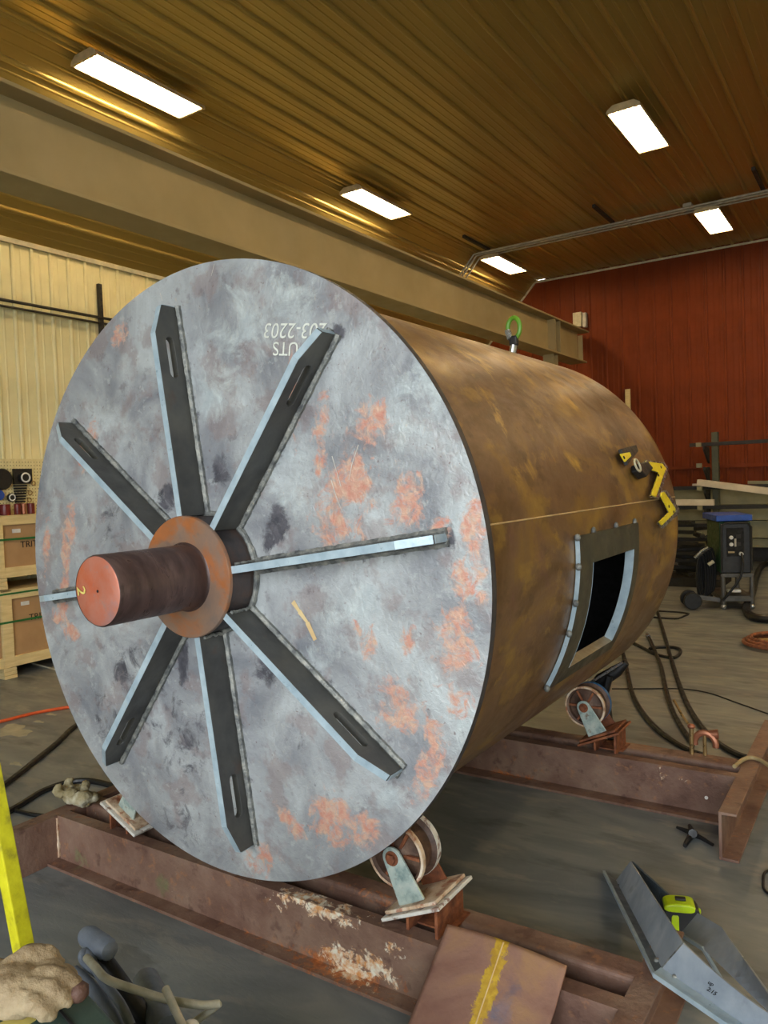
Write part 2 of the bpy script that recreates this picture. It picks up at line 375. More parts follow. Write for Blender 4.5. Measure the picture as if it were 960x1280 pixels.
b.bar((XH, YF-.03, ZC-.045), (XR, YF-.03, ZC-.045), .02, .035); b.bar((XH, YF-.03, ZC-.045), (XL, YF-.03, ZH-.03), .02, .035)
b.obj('corner_trim', M['trim'], fw)
for k in range(36):   # little light closures between ribs along the top edge
    pass
B().span((XL, YF-.05, 1.66), (XR, YF-.03, 1.72)).obj('girt_rail', M['redwall'], fw)
# right and front walls (unseen, close the room; bay door stands open)
B().span((XR, YB, 0), (XR+.2, YF, ZC)).obj('wall_right', M['lwall'], kind='structure')
fr = B().span((XL-.2, YB-.2, 0), (-3.0, YB, ZC)).obj('wall_front', M['lwall'], kind='structure')
B().span((5.0, YB-.2, 0), (XR+.2, YB, ZC)).obj('panel', M['lwall'], fr)
B().span((-3.0, YB-.2, 4.6), (5.0, YB, ZC)).obj('lintel', M['lwall'], fr)

# ------------------------------------------------------------------ ceiling lamps
def make_lamp():
    t = thing('ceiling_lamp', (0, 0, ZC), 'x', 'lamp', 'tube lamps in rows under the ribbed ceiling')
    z = ZC-.17; W, Ln = .36, 1.22
    b = B()   # tapered housing open below
    prof = [(-W/2, z), (-W/2+.01, z+.035), (-W/2+.07, z+.075), (W/2-.07, z+.075), (W/2-.01, z+.035), (W/2, z)]
    inn = [(x*.93, zz-.004) for x, zz in prof][::-1]
    b.prism([(x, -Ln/2, zz) for x, zz in prof+inn], (0, Ln, 0)); b.obj('housing', M['lamp_body'], t)
    for s in (-1, 1):
        e = B(); e.prism([(x, s*Ln/2, zz) for x, zz in prof], (0, s*.03, 0)); e.obj('end_cap', M['lamp_body'], t, bevel=.004)
    for k in range(6):
        x = -W/2+.035+(W-.07)*k/5
        B().cyl((x, -Ln/2+.02, z+.018), (x, Ln/2-.02, z+.018), .011, 8).obj('tube', M['tube_on'], t)
    for s in (-1, 1):
        B().cyl((0, s*.42, z+.07), (0, s*.42, ZC-.01), .006, 6).obj('hanger', M['conduit'], t)
    return t
lp = make_lamp()
spots = [(-5.90, 5.02, 'long tube lamp at upper left, nearest above the crane beam'), (-5.88, 8.98, 'tube lamp above the crane beam, second along the left row'), (-5.80, 12.95, 'far tube lamp of the left row, beside the conduit bend'),
         (-2.33, 8.95, 'four-sided tube lamp alone in the upper right of the ceiling'), (-2.27, 12.90, 'small far tube lamp hanging just under the conduits at right')]
for x in (-2.33,): spots.append((x, 5.02, None))
for x in (1.25, 4.8):
    for y in (5.02, 8.98, 12.95): spots.append((x, y, None))
for i, (x, y, lb) in enumerate(spots):
    o = lp if i == 0 else copy_tree(lp)
    o.location = (x, y, ZC); o['label'] = lb or 'tube lamp outside the photo, '+['nearest', 'middle', 'far'][int((y-4)//4)]+' one of the '+('second' if x < 0 else 'third' if x < 2 else 'rightmost')+' row'
# conduits along the ceiling and down the haunch
cd = thing('conduit_run', (XH, 12.3, ZC), 'three parallel steel conduits crossing the ceiling and bending down the sloped part', 'conduit')
for i, dy in enumerate((0, .10, .24)):
    y = 12.15+dy*1.0; r = (.016, .02, .016)[i]; zz = ZC-.10
    a = Vector((XH+.02, y, zz)); dn = a+hu*1.35
    B().tube([(XR-.05, y, zz), (XH+.12, y, zz)]+[a+Vector((0, 0, -.008))]+[dn], r, 8).obj('conduit', M['conduit'], cd, smooth=True)
B().box((-2.5, 12.25, ZC-.07), (.12, .3, .05)).obj('junction_box', M['conduit'], cd, bevel=.004)
for x in (-5.75, -3.62, -1.5, .8, 3.2):
    B().box((x, 11.75, ZC-.06), (.045, .95, .045)).obj('strut', M['strut'], cd)
for x in (-3.4, -1.3):
    B().box((x, 12.27, ZC-.1), (.04, .36, .012)).obj('clamp', M['conduit'], cd)
# conduits low on the left wall
lc = thing('wall_conduit', (XL+.05, 5.0, 3.53), 'pair of dark conduits on the cream wall with a slotted strut', 'conduit')
B().tube([(XL+.06, 2.0, 3.56), (XL+.06, 14.5, 3.56)], .016, 8).obj('conduit', M['strut'], lc)
B().tube([(XL+.06, 2.0, 3.50), (XL+.06, 14.5, 3.50)], .012, 8).obj('conduit', M['strut'], lc)
b = B().box((XL+.05, 5.48, 3.62), (.04, .045, .62)).obj('strut', M['strut'], lc)
for k in range(9): B().box((XL+.073, 5.48, 3.36+k*.065), (.004, .016, .03)).obj('slot', M['black'], lc)
# pale electrical box on far wall
eb = thing('wall_box', (-5.1, YF-.05, 4.62), 'small beige electrical box on the red wall above the crane beam end', 'box')
B().span((-5.22, YF-.16, 4.52), (-5.05, YF-.03, 4.80)).obj('enclosure', M['beige_box'], eb, bevel=.008)
B().span((-5.04, YF-.13, 4.5), (-4.97, YF-.03, 4.78)).obj('side_box', M['conduit'], eb, bevel=.006)

# ------------------------------------------------------------------ crane runway beam on the left
cr = thing('runway_beam', (-5.08, 8, 0), 'long beige steel crane runway beam running along the left side', 'beam')
x0, x1, xm = -5.24, -4.90, -5.07; zb, zt = 3.775, 4.40; y0, y1 = -3.3, 14.62
B().span((x0, y0, zt-.03), (x1, y1+.16, zt)).obj('top_flange', M['beam'], cr, bevel=.004)
B().span((x0, y0, zb), (x1, y1, zb+.03)).obj('bottom_flange', M['beam'], cr, bevel=.004)
B().span((xm-.01, y0, zb+.03), (xm+.01, y1-.05, zt-.03)).obj('web', M['beam'], cr)
for y in (13.05, 13.28): B().span((xm+.01, y-.012, zb+.03), (x1-.02, y+.012, zt-.03)).obj('stiffener', M['beam'], cr)
B().span((xm+.02, y1-.06, zb+.03), (x1-.06, y1-.045, zt-.1)).obj('end_stiffener', M['beam'], cr)
for y in (13.16, 1.2):
    cb = B(); cb.span((xm-.1, y-.1, 0), (xm+.1, y-.085, zb)); cb.span((xm-.1, y+.085, 0), (xm+.1, y+.1, zb)); cb.span((xm-.008, y-.085, 0), (xm+.008, y+.085, zb))
    if y > 5: cb.obj('column', M['beam'], cr)
rl = tag(B().prism([(-5.10,y0,zt),(-5.04,y0,zt),(-5.04,y0,zt+.01),(-5.05,y0,zt+.05),(-5.09,y0,zt+.05),(-5.10,y0,zt+.01)], (0, y1-y0, 0)).obj('rail', M['darkst'], cr))
# far girder post pieces that show below the beam
rb = thing('roof_bracket', (-6.7, 9.2, 3.9), 'small dark bracket under the haunch seen below the runway beam', 'bracket')
B().span((-7.3, 9.1, 3.90), (-6.5, 9.16, 3.98)).obj('arm', M['strut'], rb)
B().bar((-7.3, 9.13, 3.5), (-6.6, 9.13, 3.92), .03, .05).obj('brace', M['strut'], rb)

# ------------------------------------------------------------------ the drum
dr = thing('steel_drum', (CX, DY+LD/2, CZ-R0), 'huge rusty steel drum with shaft and radial gussets lying on roller stands', 'drum')
DC = Vector((CX, DY, CZ))
# front plate: dense polar disc so the wear masks have resolution
T = .028
b = B(); nr, na = 90, 300; vs = [Vector((CX, DY, CZ))]; fs = []
for i in range(1, nr+1):
    for k in range(na):
        a = 2*PI*k/na; vs.append(Vector((CX+R0*i/nr*math.cos(a), DY, CZ+R0*i/nr*math.sin(a))))
for k in range(na): fs.append((0, 1+k, 1+(k+1) % na))
for i in range(nr-1):
    for k in range(na): fs.append((1+i*na+k, 1+(i+1)*na+k, 1+(i+1)*na+(k+1) % na, 1+i*na+(k+1) % na))
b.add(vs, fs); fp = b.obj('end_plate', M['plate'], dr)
B().lathe([(R0, 0), (R0+.001, .003), (R0+.001, T), (RS-.02, T)], DC, seg=200).obj('plate_rim', M['plate_edge'], fp, smooth=True)
def PB(x0_, y0_, x1_, y1_, w, ch, st):
    a = G(x0_, y0_, 1, DY); c = G(x1_, y1_, 1, DY); d = c-a
    return ((a+c)/2, d if d.length > 1e-3 else (1,0,0), max(d.length/2, w), w, ch, st)
bl = []
for q in [(472,490,462,560,.045),(455,560,425,640,.075),(430,620,415,690,.07),(405,480,398,560,.025),(512,580,505,680,.05),(478,676,380,700,.02),(545,640,560,690,.03),(598,620,588,700,.035),(600,700,575,760,.04),(580,760,560,800,.05),
          (540,830,600,800,.05),(520,870,480,900,.06),(560,860,590,900,.035),(535,905,550,925,.03),(468,780,455,830,.025),(515,780,505,830,.02),(440,770,452,800,.012),(560,905,520,1000,.03),(430,1000,400,1050,.07),(470,1020,440,1060,.04),(350,1070,300,1080,.05),(380,1050,340,1000,.03),
          (92,620,80,720,.035),(112,560,120,520,.03),(140,440,160,400,.03),(70,800,85,700,.03),(100,540,106,600,.02),(60,640,56,720,.02),(365,430,370,560,.014),(405,540,395,600,.02),(60,760,100,800,.03)]:
    bl.append(PB(*q[:4], q[4]*1.5, 0, .80))
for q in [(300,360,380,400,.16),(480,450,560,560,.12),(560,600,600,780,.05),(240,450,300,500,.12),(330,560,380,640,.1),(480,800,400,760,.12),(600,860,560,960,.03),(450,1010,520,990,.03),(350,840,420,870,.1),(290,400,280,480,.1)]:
    bl.append(PB(*q[:4], q[4]*1.3, 1, .74))  # lighter patches, most of them on the upper and right part
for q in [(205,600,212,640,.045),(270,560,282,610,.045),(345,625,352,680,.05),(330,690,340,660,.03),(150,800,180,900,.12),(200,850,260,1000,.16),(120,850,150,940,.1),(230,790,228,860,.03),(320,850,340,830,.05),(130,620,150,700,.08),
          (428,405,418,430,.02),(560,655,568,690,.015),(350,900,400,1000,.06),(200,1010,260,1060,.08)]:  # dark smears near the hub, broad darker patches at lower left
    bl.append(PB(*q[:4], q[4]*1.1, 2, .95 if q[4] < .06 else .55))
for k in range(8):   # soot and heat halo beside the gusset welds, gusset shade painted in too
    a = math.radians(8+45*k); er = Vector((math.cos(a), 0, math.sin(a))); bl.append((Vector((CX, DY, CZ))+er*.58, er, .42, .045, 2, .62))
for q in [(430,500,420,690,.16)]: bl.append(PB(*q, 0, .42))
for q in [(585,640,560,900,.07)]: bl.append(PB(*q, 0, .55))
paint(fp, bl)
# rough heat-tinted streaks (tan) as thin marker strokes
def stroke(name, pts, w, mat, parent, y=DY-.0015):
    P = [G(px, py, 1, y) for px, py in pts]; b = B()
    for i in range(len(P)-1):
        d = P[i+1]-P[i]; n = Vector((-d.z, 0, d.x)).normalized()*w/2; ww = .5+.5*random.random()
        b.add([P[i]-n, P[i]+n, P[i+1]+n*ww, P[i+1]-n*ww], [(0,1,2,3)])
    return b.obj(name, mat, parent)
M['tanmark'] = surf('tan_heat_mark', [(196,160,110), (214,190,140)], 14, .6)
M['scratch'] = surf('bright_scratch', [(190,186,178), (214,208,198)], 20, .5, .3)
stroke('heat_mark', [(366,752), (374,764), (384,778), (394,800)], .018, M['tanmark'], fp)
for P in [[(415,570),(421,590),(426,608)], [(414,600),(420,620),(428,640)], [(448,556),(440,580),(436,600)], [(200,366),(203,376)],[(268,330),(264,345)],[(132,965),(134,950)]]:
    stroke('scratch_mark', P, .003, M['scratch'], fp)
# chalk writing, upside down
def ch_fn(px, py, ang, mir=1):
    o = G(px, py, 1, DY-.002); ca, sa = math.cos(ang), math.sin(ang)
    return lambda x, y, z: (o.x+x*ca-y*sa, DY-.002-z, o.z+x*sa+y*ca)
text_obj('chalk_text', '203-2203', .068, M['chalk'], ch_fn(410, 404, PI-.14), fp, shear=.15)
text_obj('chalk_text', 'UTS', .062, M['chalk'], ch_fn(374, 428, PI-.14), fp)
# shell with the door opening
DT0, DT1, DY0, DY1 = math.radians(-27.0), math.radians(-2.5), .99, 1.545
ths = sorted(set([round(math.radians(a), 5) for a in np.arange(-180, 180.01, 2)]+[round(DT0, 5), round(DT1, 5)]))
ys = sorted(set([round(v, 4) for v in np.linspace(T, LD, 50)]+[DY0, DY1]))
b = B(); idx = {}
for j, y in enumerate(ys):
    for i, t in enumerate(ths[:-1]): idx[i, j] = len(b.v); b.v.append(onshell(t, y, RS-.003))
nt_ = len(ths)-1
for j in range(len(ys)-1):
    for i in range(nt_):
        tm = (ths[i]+ths[i+1])/2; ym = (ys[j]+ys[j+1])/2
        if DT0 < tm < DT1 and DY0 < ym < DY1: continue
        b.f.append((idx[i, j], idx[(i+1) % nt_, j], idx[(i+1) % nt_, j+1], idx[i, j+1]))
sh = b.obj('shell', M['shell'], dr, smooth=True)
pf0 = sh.data.polygons[0]; pc0 = pf0.center+org(dr)-Vector((CX, 0, CZ)); pc0.y = 0
if pf0.normal.dot(pc0) < 0: sh.data.flip_normals()
so = sh.modifiers.new('thick', 'SOLIDIFY'); so.thickness = .02; so.offset = -1; sh.data.materials.append(M['ink_and_shade']); so.material_offset = 1  # inside faces coloured black, the shade of the interior painted in
bl = []
def SB(a, c, w, ch, st, r=RS):
    ta, ya = Cyl(*a); tb, yb = Cyl(*c); A = onshell(ta, ya); Bp = onshell(tb, yb); d = Bp-A
    return ((A+Bp)/2, d, max(d.length/2, w), w, ch, st)
for q in [((560,430),(640,480),.08),((650,470),(740,520),.07),((600,480),(640,560),.06),((760,540),(790,560),.03),((640,600),(700,560),.06),((700,560),(740,600),.05),((640,820),(712,770),.04),((620,860),(640,830),.05),((805,750),(830,720),.04),((700,720),(690,760),.03),((690,640),(700,700),.05)]:
    bl.append(SB(*q, 0, .66))
for q in [((640,520),(680,580),.06),((700,500),(740,560),.05),((660,640),(700,760),.1),((630,740),(660,800),.1),((600,960),(660,880),.1),((700,860),(760,820),.06),((640,700),(650,640),.08)]:
    bl.append(SB(*q, 1, .62))
for q in [((640,850),(720,790),.03),((800,735),(835,715),.025)]:
    bl.append(SB(*q, 2, .6))
paint(sh, bl)
# longitudinal seam: fine bright line
ts = math.radians(8.93)
B().tube([onshell(ts, .03, RS-.002), onshell(ts, LD-.01, RS-.002)], .003, 6).obj('seam_line', M['tanmark'], sh)
bp_ = B(); bp_.cyl((CX, DY+LD-.03, CZ), (CX, DY+LD, CZ), RS-.004, 160); bpo = bp_.obj('back_plate', M['shell'], dr, smooth=True); B().cyl((CX, DY+LD-.036, CZ), (CX, DY+LD-.031, CZ), RS-.03, 96).obj('shade_disc', M['ink_and_shade'], bpo)  # black disc added inside the back plate to paint in the dark interior
B().cyl((CX, DY+T+.001, CZ), (CX, DY+T+.006, CZ), RS-.03, 96).obj('shade_disc', M['ink_and_shade'], fp)  # same added black disc behind the front plate, shade put into its colour
# hub, collar, shaft
hb_ = B().lathe([(.2, 0), (.2, -.112)], DC, seg=72).obj('hub', M['hub'], dr, smooth=True)
B().lathe([(.100, -.114), (.200, -.114), (.206, -.117), (.206, -.128), (.2035, -.131), (.118, -.131), (.104, -.131)], DC, seg=96).obj('collar', M['collar'], dr, smooth=True)
B().lathe([(.119, -.130), (.112, -.134), (.109, -.142), (.109, -.468), (.105, -.474)], DC, seg=72).obj('shaft', M['shaft'], dr, smooth=True)
se = B(); se.lathe([(.0, -.4755), (.008, -.4745), (.012, -.4755), (.100, -.4755), (.1055, -.472)], DC, seg=64); seo = se.obj('shaft_end', M['rust_face'], dr, smooth=True)
B().ball((CX+.004, DY-.476, CZ), (.0045, .002, .0045), seg=10).obj('center_hole', M['ink_and_shade'], seo)
se_p = G(96, 733, 1, DY-.478)
a2 = math.radians(-78)
text_obj('painted_number', '2', .062, M['ychalk'], lambda x, y, z: (se_p.x+(x*math.cos(a2)-y*math.sin(a2))*.9, DY-.478-z, se_p.z+x*math.sin(a2)+y*math.cos(a2)), seo, shear=.1)
def weldring(r, y, rad, n, parent):
    pts = []; rs = []
    for k in range(n+1):
        a = 2*PI*k/n; pts.append((CX+r*math.cos(a), y, CZ+r*math.sin(a))); rs.append(rad*(.8+.4*((k*7919 % 13)/13)))
    return B().tube(pts, rad, 8, False, rs).obj('weld_bead', M['weld'], parent, smooth=True)
weldring(.206, DY-.006, .011, 90, hb_)
# gussets
H, GT = .118, .026
def slot2(u0, u1, v, r, n=8):
    o = [(u1-r+r*math.cos(a), v+r*math.sin(a)) for a in np.linspace(-PI/2, PI/2, n)]
    o += [(u0+r+r*math.cos(a), v+r*math.sin(a)) for a in np.linspace(PI/2, 3*PI/2, n)]
    return o
for k in range(8):
    a = math.radians(8+45*k); er = Vector((math.cos(a), 0, math.sin(a))); et = Vector((-math.sin(a), 0, math.cos(a)))
    outer = [(.203, 0), (.942, 0), (.942, .074), (.84, H), (.203, H)]
    fn = lambda u, v, w: DC+er*u+Vector((0, -v, 0))+et*(w-GT/2)
    g = holed(outer, [slot2(.685, .83, .060, .0175)], fn, GT).obj('gusset', M['gusset'], dr, bevel=.0015)
    # flame-cut outer edge: a bright skin over the thickness
    ed = B(); e_ = .0012
    for (u0, v0), (u1, v1) in [((.205, H), (.84, H)), ((.84, H), (.940, .0755)), ((.943, .072), (.943, .004))]:
        n2 = Vector((v1-v0, 0)) if False else None
        d = Vector((u1-u0, v1-v0)).normalized(); nx = Vector((-d.y, d.x)); nx = nx if (nx.x+nx.y) > 0 else -nx
        pts = [(u0, v0), (u1, v1), (u1+nx.x*e_, v1+nx.y*e_), (u0+nx.x*e_, v0+nx.y*e_)]
        ed.prism([DC+er*u+Vector((0, -v, 0))-et*(GT/2-.001) for u, v in pts], et*(GT-.002))
    ed.obj('cut_edge', M['cut_edge'], g)
    for s in (-1, 1):
        pts = []; rs = []
        for i in range(70):
            u = .212+.735*i/69; pts.append(DC+er*u+et*s*(GT/2+.004+.002*random.random())+Vector((0, -.005, 0))); rs.append(.010+.003*random.random())
        B().tube(pts, .01, 6, True, rs).obj('weld_bead', M['weld'], g, smooth=True)
    pts = [DC+er*(.207+.006*random.random())+et*(GT/2+.002)*(1 if i % 2 else -1)*0+Vector((0, -.01-.1*i/12, 0))+et*(GT/2+.004) for i in range(12)]
    B().tube(pts, .006, 6, True, [.005+.002*random.random() for _ in pts]).obj('weld_bead', M['weld'], g, smooth=True)
# door frame on the shell
def curved_ring(t0, t1, y0, y1, T0, T1, Y0, Y1, ra, rb, n=14):
    tv = sorted(set(list(np.linspace(t0, t1, n))+[T0, T1])); yv = [y0, Y0, Y1, y1]; b = B()
    def cell(i, j): 
        tm = (tv[i]+tv[i+1])/2; ym = (yv[j]+yv[j+1])/2; return not (T0 < tm < T1 and Y0 < ym < Y1)
    for i in range(len(tv)-1):
        for j in range(3):
            if not cell(i, j): continue
            vs = [onshell(t, y, r) for r in (ra, rb) for t, y in ((tv[i], yv[j]), (tv[i+1], yv[j]), (tv[i+1], yv[j+1]), (tv[i], yv[j+1]))]
            fs = [(4,5,6,7), (3,2,1,0)]
            if i == 0 or not cell(i-1, j): fs.append((0,3,7,4))
            if i == len(tv)-2 or not cell(i+1, j): fs.append((1,5,6,2))
            if j == 0 or not cell(i, j-1): fs.append((0,4,5,1))
            if j == 2 or not cell(i, j+1): fs.append((3,2,6,7))
            b.add(vs, fs)
    return b
ft0, ft1, fy0, fy1 = math.radians(-30.6), math.radians(3.8), .843, 1.63
FRH = .016
df = curved_ring(ft0, ft1, fy0, fy1, DT0, DT1, DY0, DY1, RS-.002, RS+FRH).obj('door_frame', M['doorframe'], dr, smooth=True)
b = B(); n = 16
for i in range(n):
    t, t2 = ft0+(ft1-ft0)*i/n, ft0+(ft1-ft0)*(i+1)/n
    b.add([onshell(t, fy0-.002, RS), onshell(t2, fy0-.002, RS), onshell(t2, fy0-.002, RS+FRH+.001), onshell(t, fy0-.002, RS+FRH+.001)], [(0,1,2,3)])
b.obj('cut_edge', M['cut_edge'], df)
for yv in (DY1-.001, DY0+.001):   # cut edges of the opening through frame and shell
    b = B()
    for i in range(n):
        t, t2 = DT0+(DT1-DT0)*i/n, DT0+(DT1-DT0)*(i+1)/n
        b.add([onshell(t, yv, RS-.022), onshell(t2, yv, RS-.022), onshell(t2, yv, RS+FRH+.001), onshell(t, yv, RS+FRH+.001)], [(0,1,2,3)])
    b.obj('cut_edge', M['cut_edge'], df)
b = B(); b.add([onshell(DT0+.001, DY0, RS-.024), onshell(DT0+.001, DY1, RS-.024), onshell(DT0+.001, DY1, RS+FRH+.001), onshell(DT0+.001, DY0, RS+FRH+.001)], [(0,1,2,3)])
M['cut_warm'] = surf('cut_edge_warm', [(150,132,104), (176,160,128)], 14, .5, .3)
b.obj('cut_edge', M['cut_warm'], df)
for td, yo in [(3.6, fy0), (-2.5, fy0), (-10.2, fy0), (-16.9, fy0), (-30.2, fy0)]:
    p = onshell(math.radians(td), yo-.008, RS+.012); B().ball(p, (.013, .010, .014), seg=10).obj('tack_weld', M['weld'], df, smooth=True)
for yo in (1.04, 1.33, 1.61):
    p = onshell(math.radians(4.2), yo, RS+.006); B().ball(p, (.010, .012, .016), seg=10).obj('tack_weld', M['weld'], df, smooth=True)

# hoist ring on top near the far end
ex = CX+RS*math.cos(math.radians(83)); ez = CZ+RS*math.sin(math.radians(83)); ey = DY+2.33
hr = thing('hoist_ring', (ex, ey, ez), 'lime green swivel hoist ring standing on the far top of the drum', 'hoist ring')
B().cyl((ex, ey, ez-.004), (ex+.003, ey, ez+.02), .045, 20).obj('washer', M['chrome'], hr, bevel=.002)
B().cyl((ex, ey, ez+.015), (ex+.012, ey, ez+.075), .022, 14).obj('swivel', M['chrome'], hr, bevel=.003)
B().box((ex+.012, ey, ez+.095), (.05, .04, .06)).obj('body', M['mblack'], hr, bevel=.01)
pts = [(ex+.014+.038*math.sin(a), ey, ez+.17-.06*math.cos(a)) for a in np.linspace(0, 2*PI, 25)]
B().tube(pts, .014, 8, False).obj('ring', M['limegreen'], hr, smooth=True)
B().box((ex-.016, ey-.005, ez+.135), (.03, .03, .06), (0, -.3, 0)).obj('latch', M['chrome'], hr, bevel=.004)

# welding magnets stuck on the shell
def shell_poly(pts, r0, th, mat, name, parent, bevel=.003):
    P = [Cyl(px, py, r0) for px, py in pts]; tm = sum(p[0] for p in P)/len(P)
    n = Vector((math.cos(tm), 0, math.sin(tm))); c = onshell(tm, sum(p[1] for p in P)/len(P), r0)
    poly = []
    for t, y in P:
        q = onshell(t, y, r0); q -= n*((q-c).dot(n)); poly.append(q)
    return B().prism(poly, n*th).obj(name, mat, parent, bevel=bevel)
def holes_at(pts, r0, parent):
    for px, py in pts:
        t, y = Cyl(px, py, r0); p = onshell(t, y, r0); n = Vector((math.cos(t), 0, math.sin(t)))
        B().cyl(p-n*.001, p+n*.0025, .0075, 12).obj('rivet', M['ink_and_shade'], parent)
def basept(px, py): t, y = Cyl(px, py); return onshell(t, y, RS)
m1 = thing('welding_magnet', basept(781, 572), 'small triangular yellow and black welding magnet alone on the drum', 'magnet')
shell_poly([(772,563),(791,558),(794,566),(780,583)], RS+.014, .018, M['mblack'], 'body', m1)
shell_poly([(774,568),(785,566),(787,571),(780,578)], RS+.026, .010, M['magyellow'], 'face_plate', m1)
holes_at([(780,572)], RS+.036, m1)
m2 = thing('magnet_block', basept(800, 590), 'black magnetic clamp block between the triangular and the angled yellow magnets', 'magnet')
shell_poly([(788,583),(799,580),(806,589),(797,600),(789,591)], RS+.006, .045, M['mblack'], 'body', m2, .006)
t_, y_ = Cyl(793, 583, RS+.04); pc = onshell(t_, y_, RS+.055); nn = Vector((math.cos(t_), 0, math.sin(t_)))
pts = [pc+Vector((0,1,0))*(.035*math.cos(a))+Vector((-nn.z,0,nn.x))*(.03*math.sin(a)) for a in np.linspace(0, 2*PI, 17)]
B().tube(pts, .005, 6, False).obj('wire_loop', M['trim'], m2)
m3 = thing('angle_magnet', basept(820, 600), 'upper yellow angled arm magnet beside the black block on the drum', 'magnet', 'pair of yellow angled arm magnets')
A3 = [(804,576),(827,579),(833,586),(819,625),(809,622),(822,592),(806,587)]
shell_poly(A3, RS+.016, .014, M['chrome'], 'steel_core', m3); shell_poly([(805,577),(826,580),(831,586),(817,622),(811,620),(822,591),(807,586)], RS+.028, .008, M['magyellow'], 'face_plate', m3)
holes_at([(826,584),(823,594),(814,619),(809,580)], RS+.036, m3)
m4 = thing('angle_magnet', basept(838, 640), 'lower yellow angled arm magnet near the drum end above the door', 'magnet', 'pair of yellow angled arm magnets')
shell_poly([(823,614),(829,613),(846,636),(845,643),(825,661),(819,654),(834,640),(822,618)], RS+.016, .014, M['chrome'], 'steel_core', m4)
shell_poly([(824,616),(828,615),(843,636),(842,641),(825,657),(821,653),(835,640),(824,620)], RS+.028, .008, M['magyellow'], 'face_plate', m4)
holes_at([(836,633),(842,640),(823,655)], RS+.036, m4)

# ------------------------------------------------------------------ roller stands
def grid_face(x0, x1, z0, z1, y, th, nx, nz):
    b = B(); 
    vs = [(x0+(x1-x0)*i/nx, yy, z0+(z1-z0)*j/nz) for yy in (y, y+th) for i in range(nx+1) for j in range(nz+1)]; W = nz+1; o = (nx+1)*W
    fs = [(i*W+j, (i+1)*W+j, (i+1)*W+j+1, i*W+j+1) for i in range(nx) for j in range(nz)]
    fs += [(o+i*W+j, o+i*W+j+1, o+(i+1)*W+j+1, o+(i+1)*W+j) for i in range(nx) for j in range(nz)]
    for i in range(nx): fs += [(i*W, o+i*W, o+(i+1)*W, (i+1)*W), (i*W+nz, (i+1)*W+nz, o+(i+1)*W+nz, o+i*W+nz)]
    for j in range(nz): fs += [(j, j+1, o+j+1, o+j), (nx*W+j, o+nx*W+j, o+nx*W+j+1, nx*W+j+1)]
    return b.add(vs, fs)
FX0, FX1 = -3.11, -.625
def stand(yw, label, ya, yb, toe, blobs, wide):
    "two long channels joined by end channels; yw = front web plane"
    st = thing('roller_stand', ((FX0+FX1)/2, yw+.1, 0), label, 'stand', None)
    th = .012; z = ZFR
    w = grid_face(FX0, FX1, .006, z-.0102, yw, th, 260, 22).obj('web', M['frame'], st); paint(w, blobs)
    tf = B(); nx = 130; tf2 = grid_face(FX0, FX1, 0, .058, 0, .01, nx, 5)
    tf.v = [Vector((v.x, yw-.001+v.z, z-v.y)) for v in tf2.v]; tf.f = tf2.f
    tfo = tf.obj('top_flange', M['frame'], st); paint(tfo, blobs)
    bf = B(); bf2 = grid_face(FX0, FX1, 0, toe, 0, .012, nx, 5)
    bf.v = [Vector((v.x, yw-v.z+.002, .012-v.y)) for v in bf2.v]; bf.f = bf2.f
    bfo = bf.obj('bottom_flange', M['frame'], st); paint(bfo, blobs)
    # rear channel with rounded shoulder
    yr = yw+.145; R = .018
    prof = [(yr, .01), (yr, z-R)]+[(yr+R-R*math.cos(a), z-R+R*math.sin(a)) for a in np.linspace(0, PI/2, 5)]+[(yr+wide, z), (yr+wide, z-.01), (yr+.012, z-.012), (yr+.012, .01)]
    rr = B(); n = 60; P = []
    for i in range(n+1):
        x = FX0+(FX1-FX0)*i/n; P.append([(x, a, c) for a, c in prof])
    m = len(prof); vs = [v for r_ in P for v in r_]; fs = [(i*m+j, (i+1)*m+j, (i+1)*m+(j+1) % m, i*m+(j+1) % m) for i in range(n) for j in range(m)]+[tuple(range(m)), tuple(range(n*m+m-1, n*m-1, -1))]
    rr.add(vs, fs); rro = rr.obj('rear_channel', M['frame'], st); paint(rro, blobs)
    B().span((FX0, yr+.012, 0), (FX1, yr+.07, .01)).obj('rear_flange', M['frame'], st)
    # end channels, open outward
    for s, xe in ((-1, FX0), (1, FX1)):
        e = B(); xo = xe+s*.07; P = [(xe-s*.002, z), (xo, z), (xo, z-.010), (xe+s*.011, z-.013), (xe+s*.011, .013), (xe+s*.075, .012), (xe+s*.075, 0), (xe-s*.002, 0)]
        P = P if s > 0 else P[::-1]
        n = 40; m = len(P); vs = [(x, ya+(yb-ya)*i/n, zz) for i in range(n+1) for x, zz in P]
        fs = [(i*m+j, (i+1)*m+j, (i+1)*m+(j+1) % m, i*m+(j+1) % m) for i in range(n) for j in range(m)]+[tuple(range(m)), tuple(range(n*m+m-1, n*m-1, -1))]
        eo = e.add(vs, fs).obj('end_channel', M['frame'], st, bevel=.002); 
    # welds at the corners
    for s, xe in ((1, FX0+.004),):
        pts = [(xe, yw-.004, z-.01-(z-.03)*i/12) for i in range(13)]
        B().tube(pts, .006, 6, True, [.005+.003*random.random() for _ in pts]).obj('weld_bead', M['rust_orange'], st)
    return st
def nb(x0_, y0_, x1_, y1_, w, ch, st, y):
    a = G(x0_, y0_, 1, y); c = G(x1_, y1_, 1, y); return ((a+c)/2, c-a, max((c-a).length/2, w), w, ch, st)
YN, YFAR = 1.975, 3.79
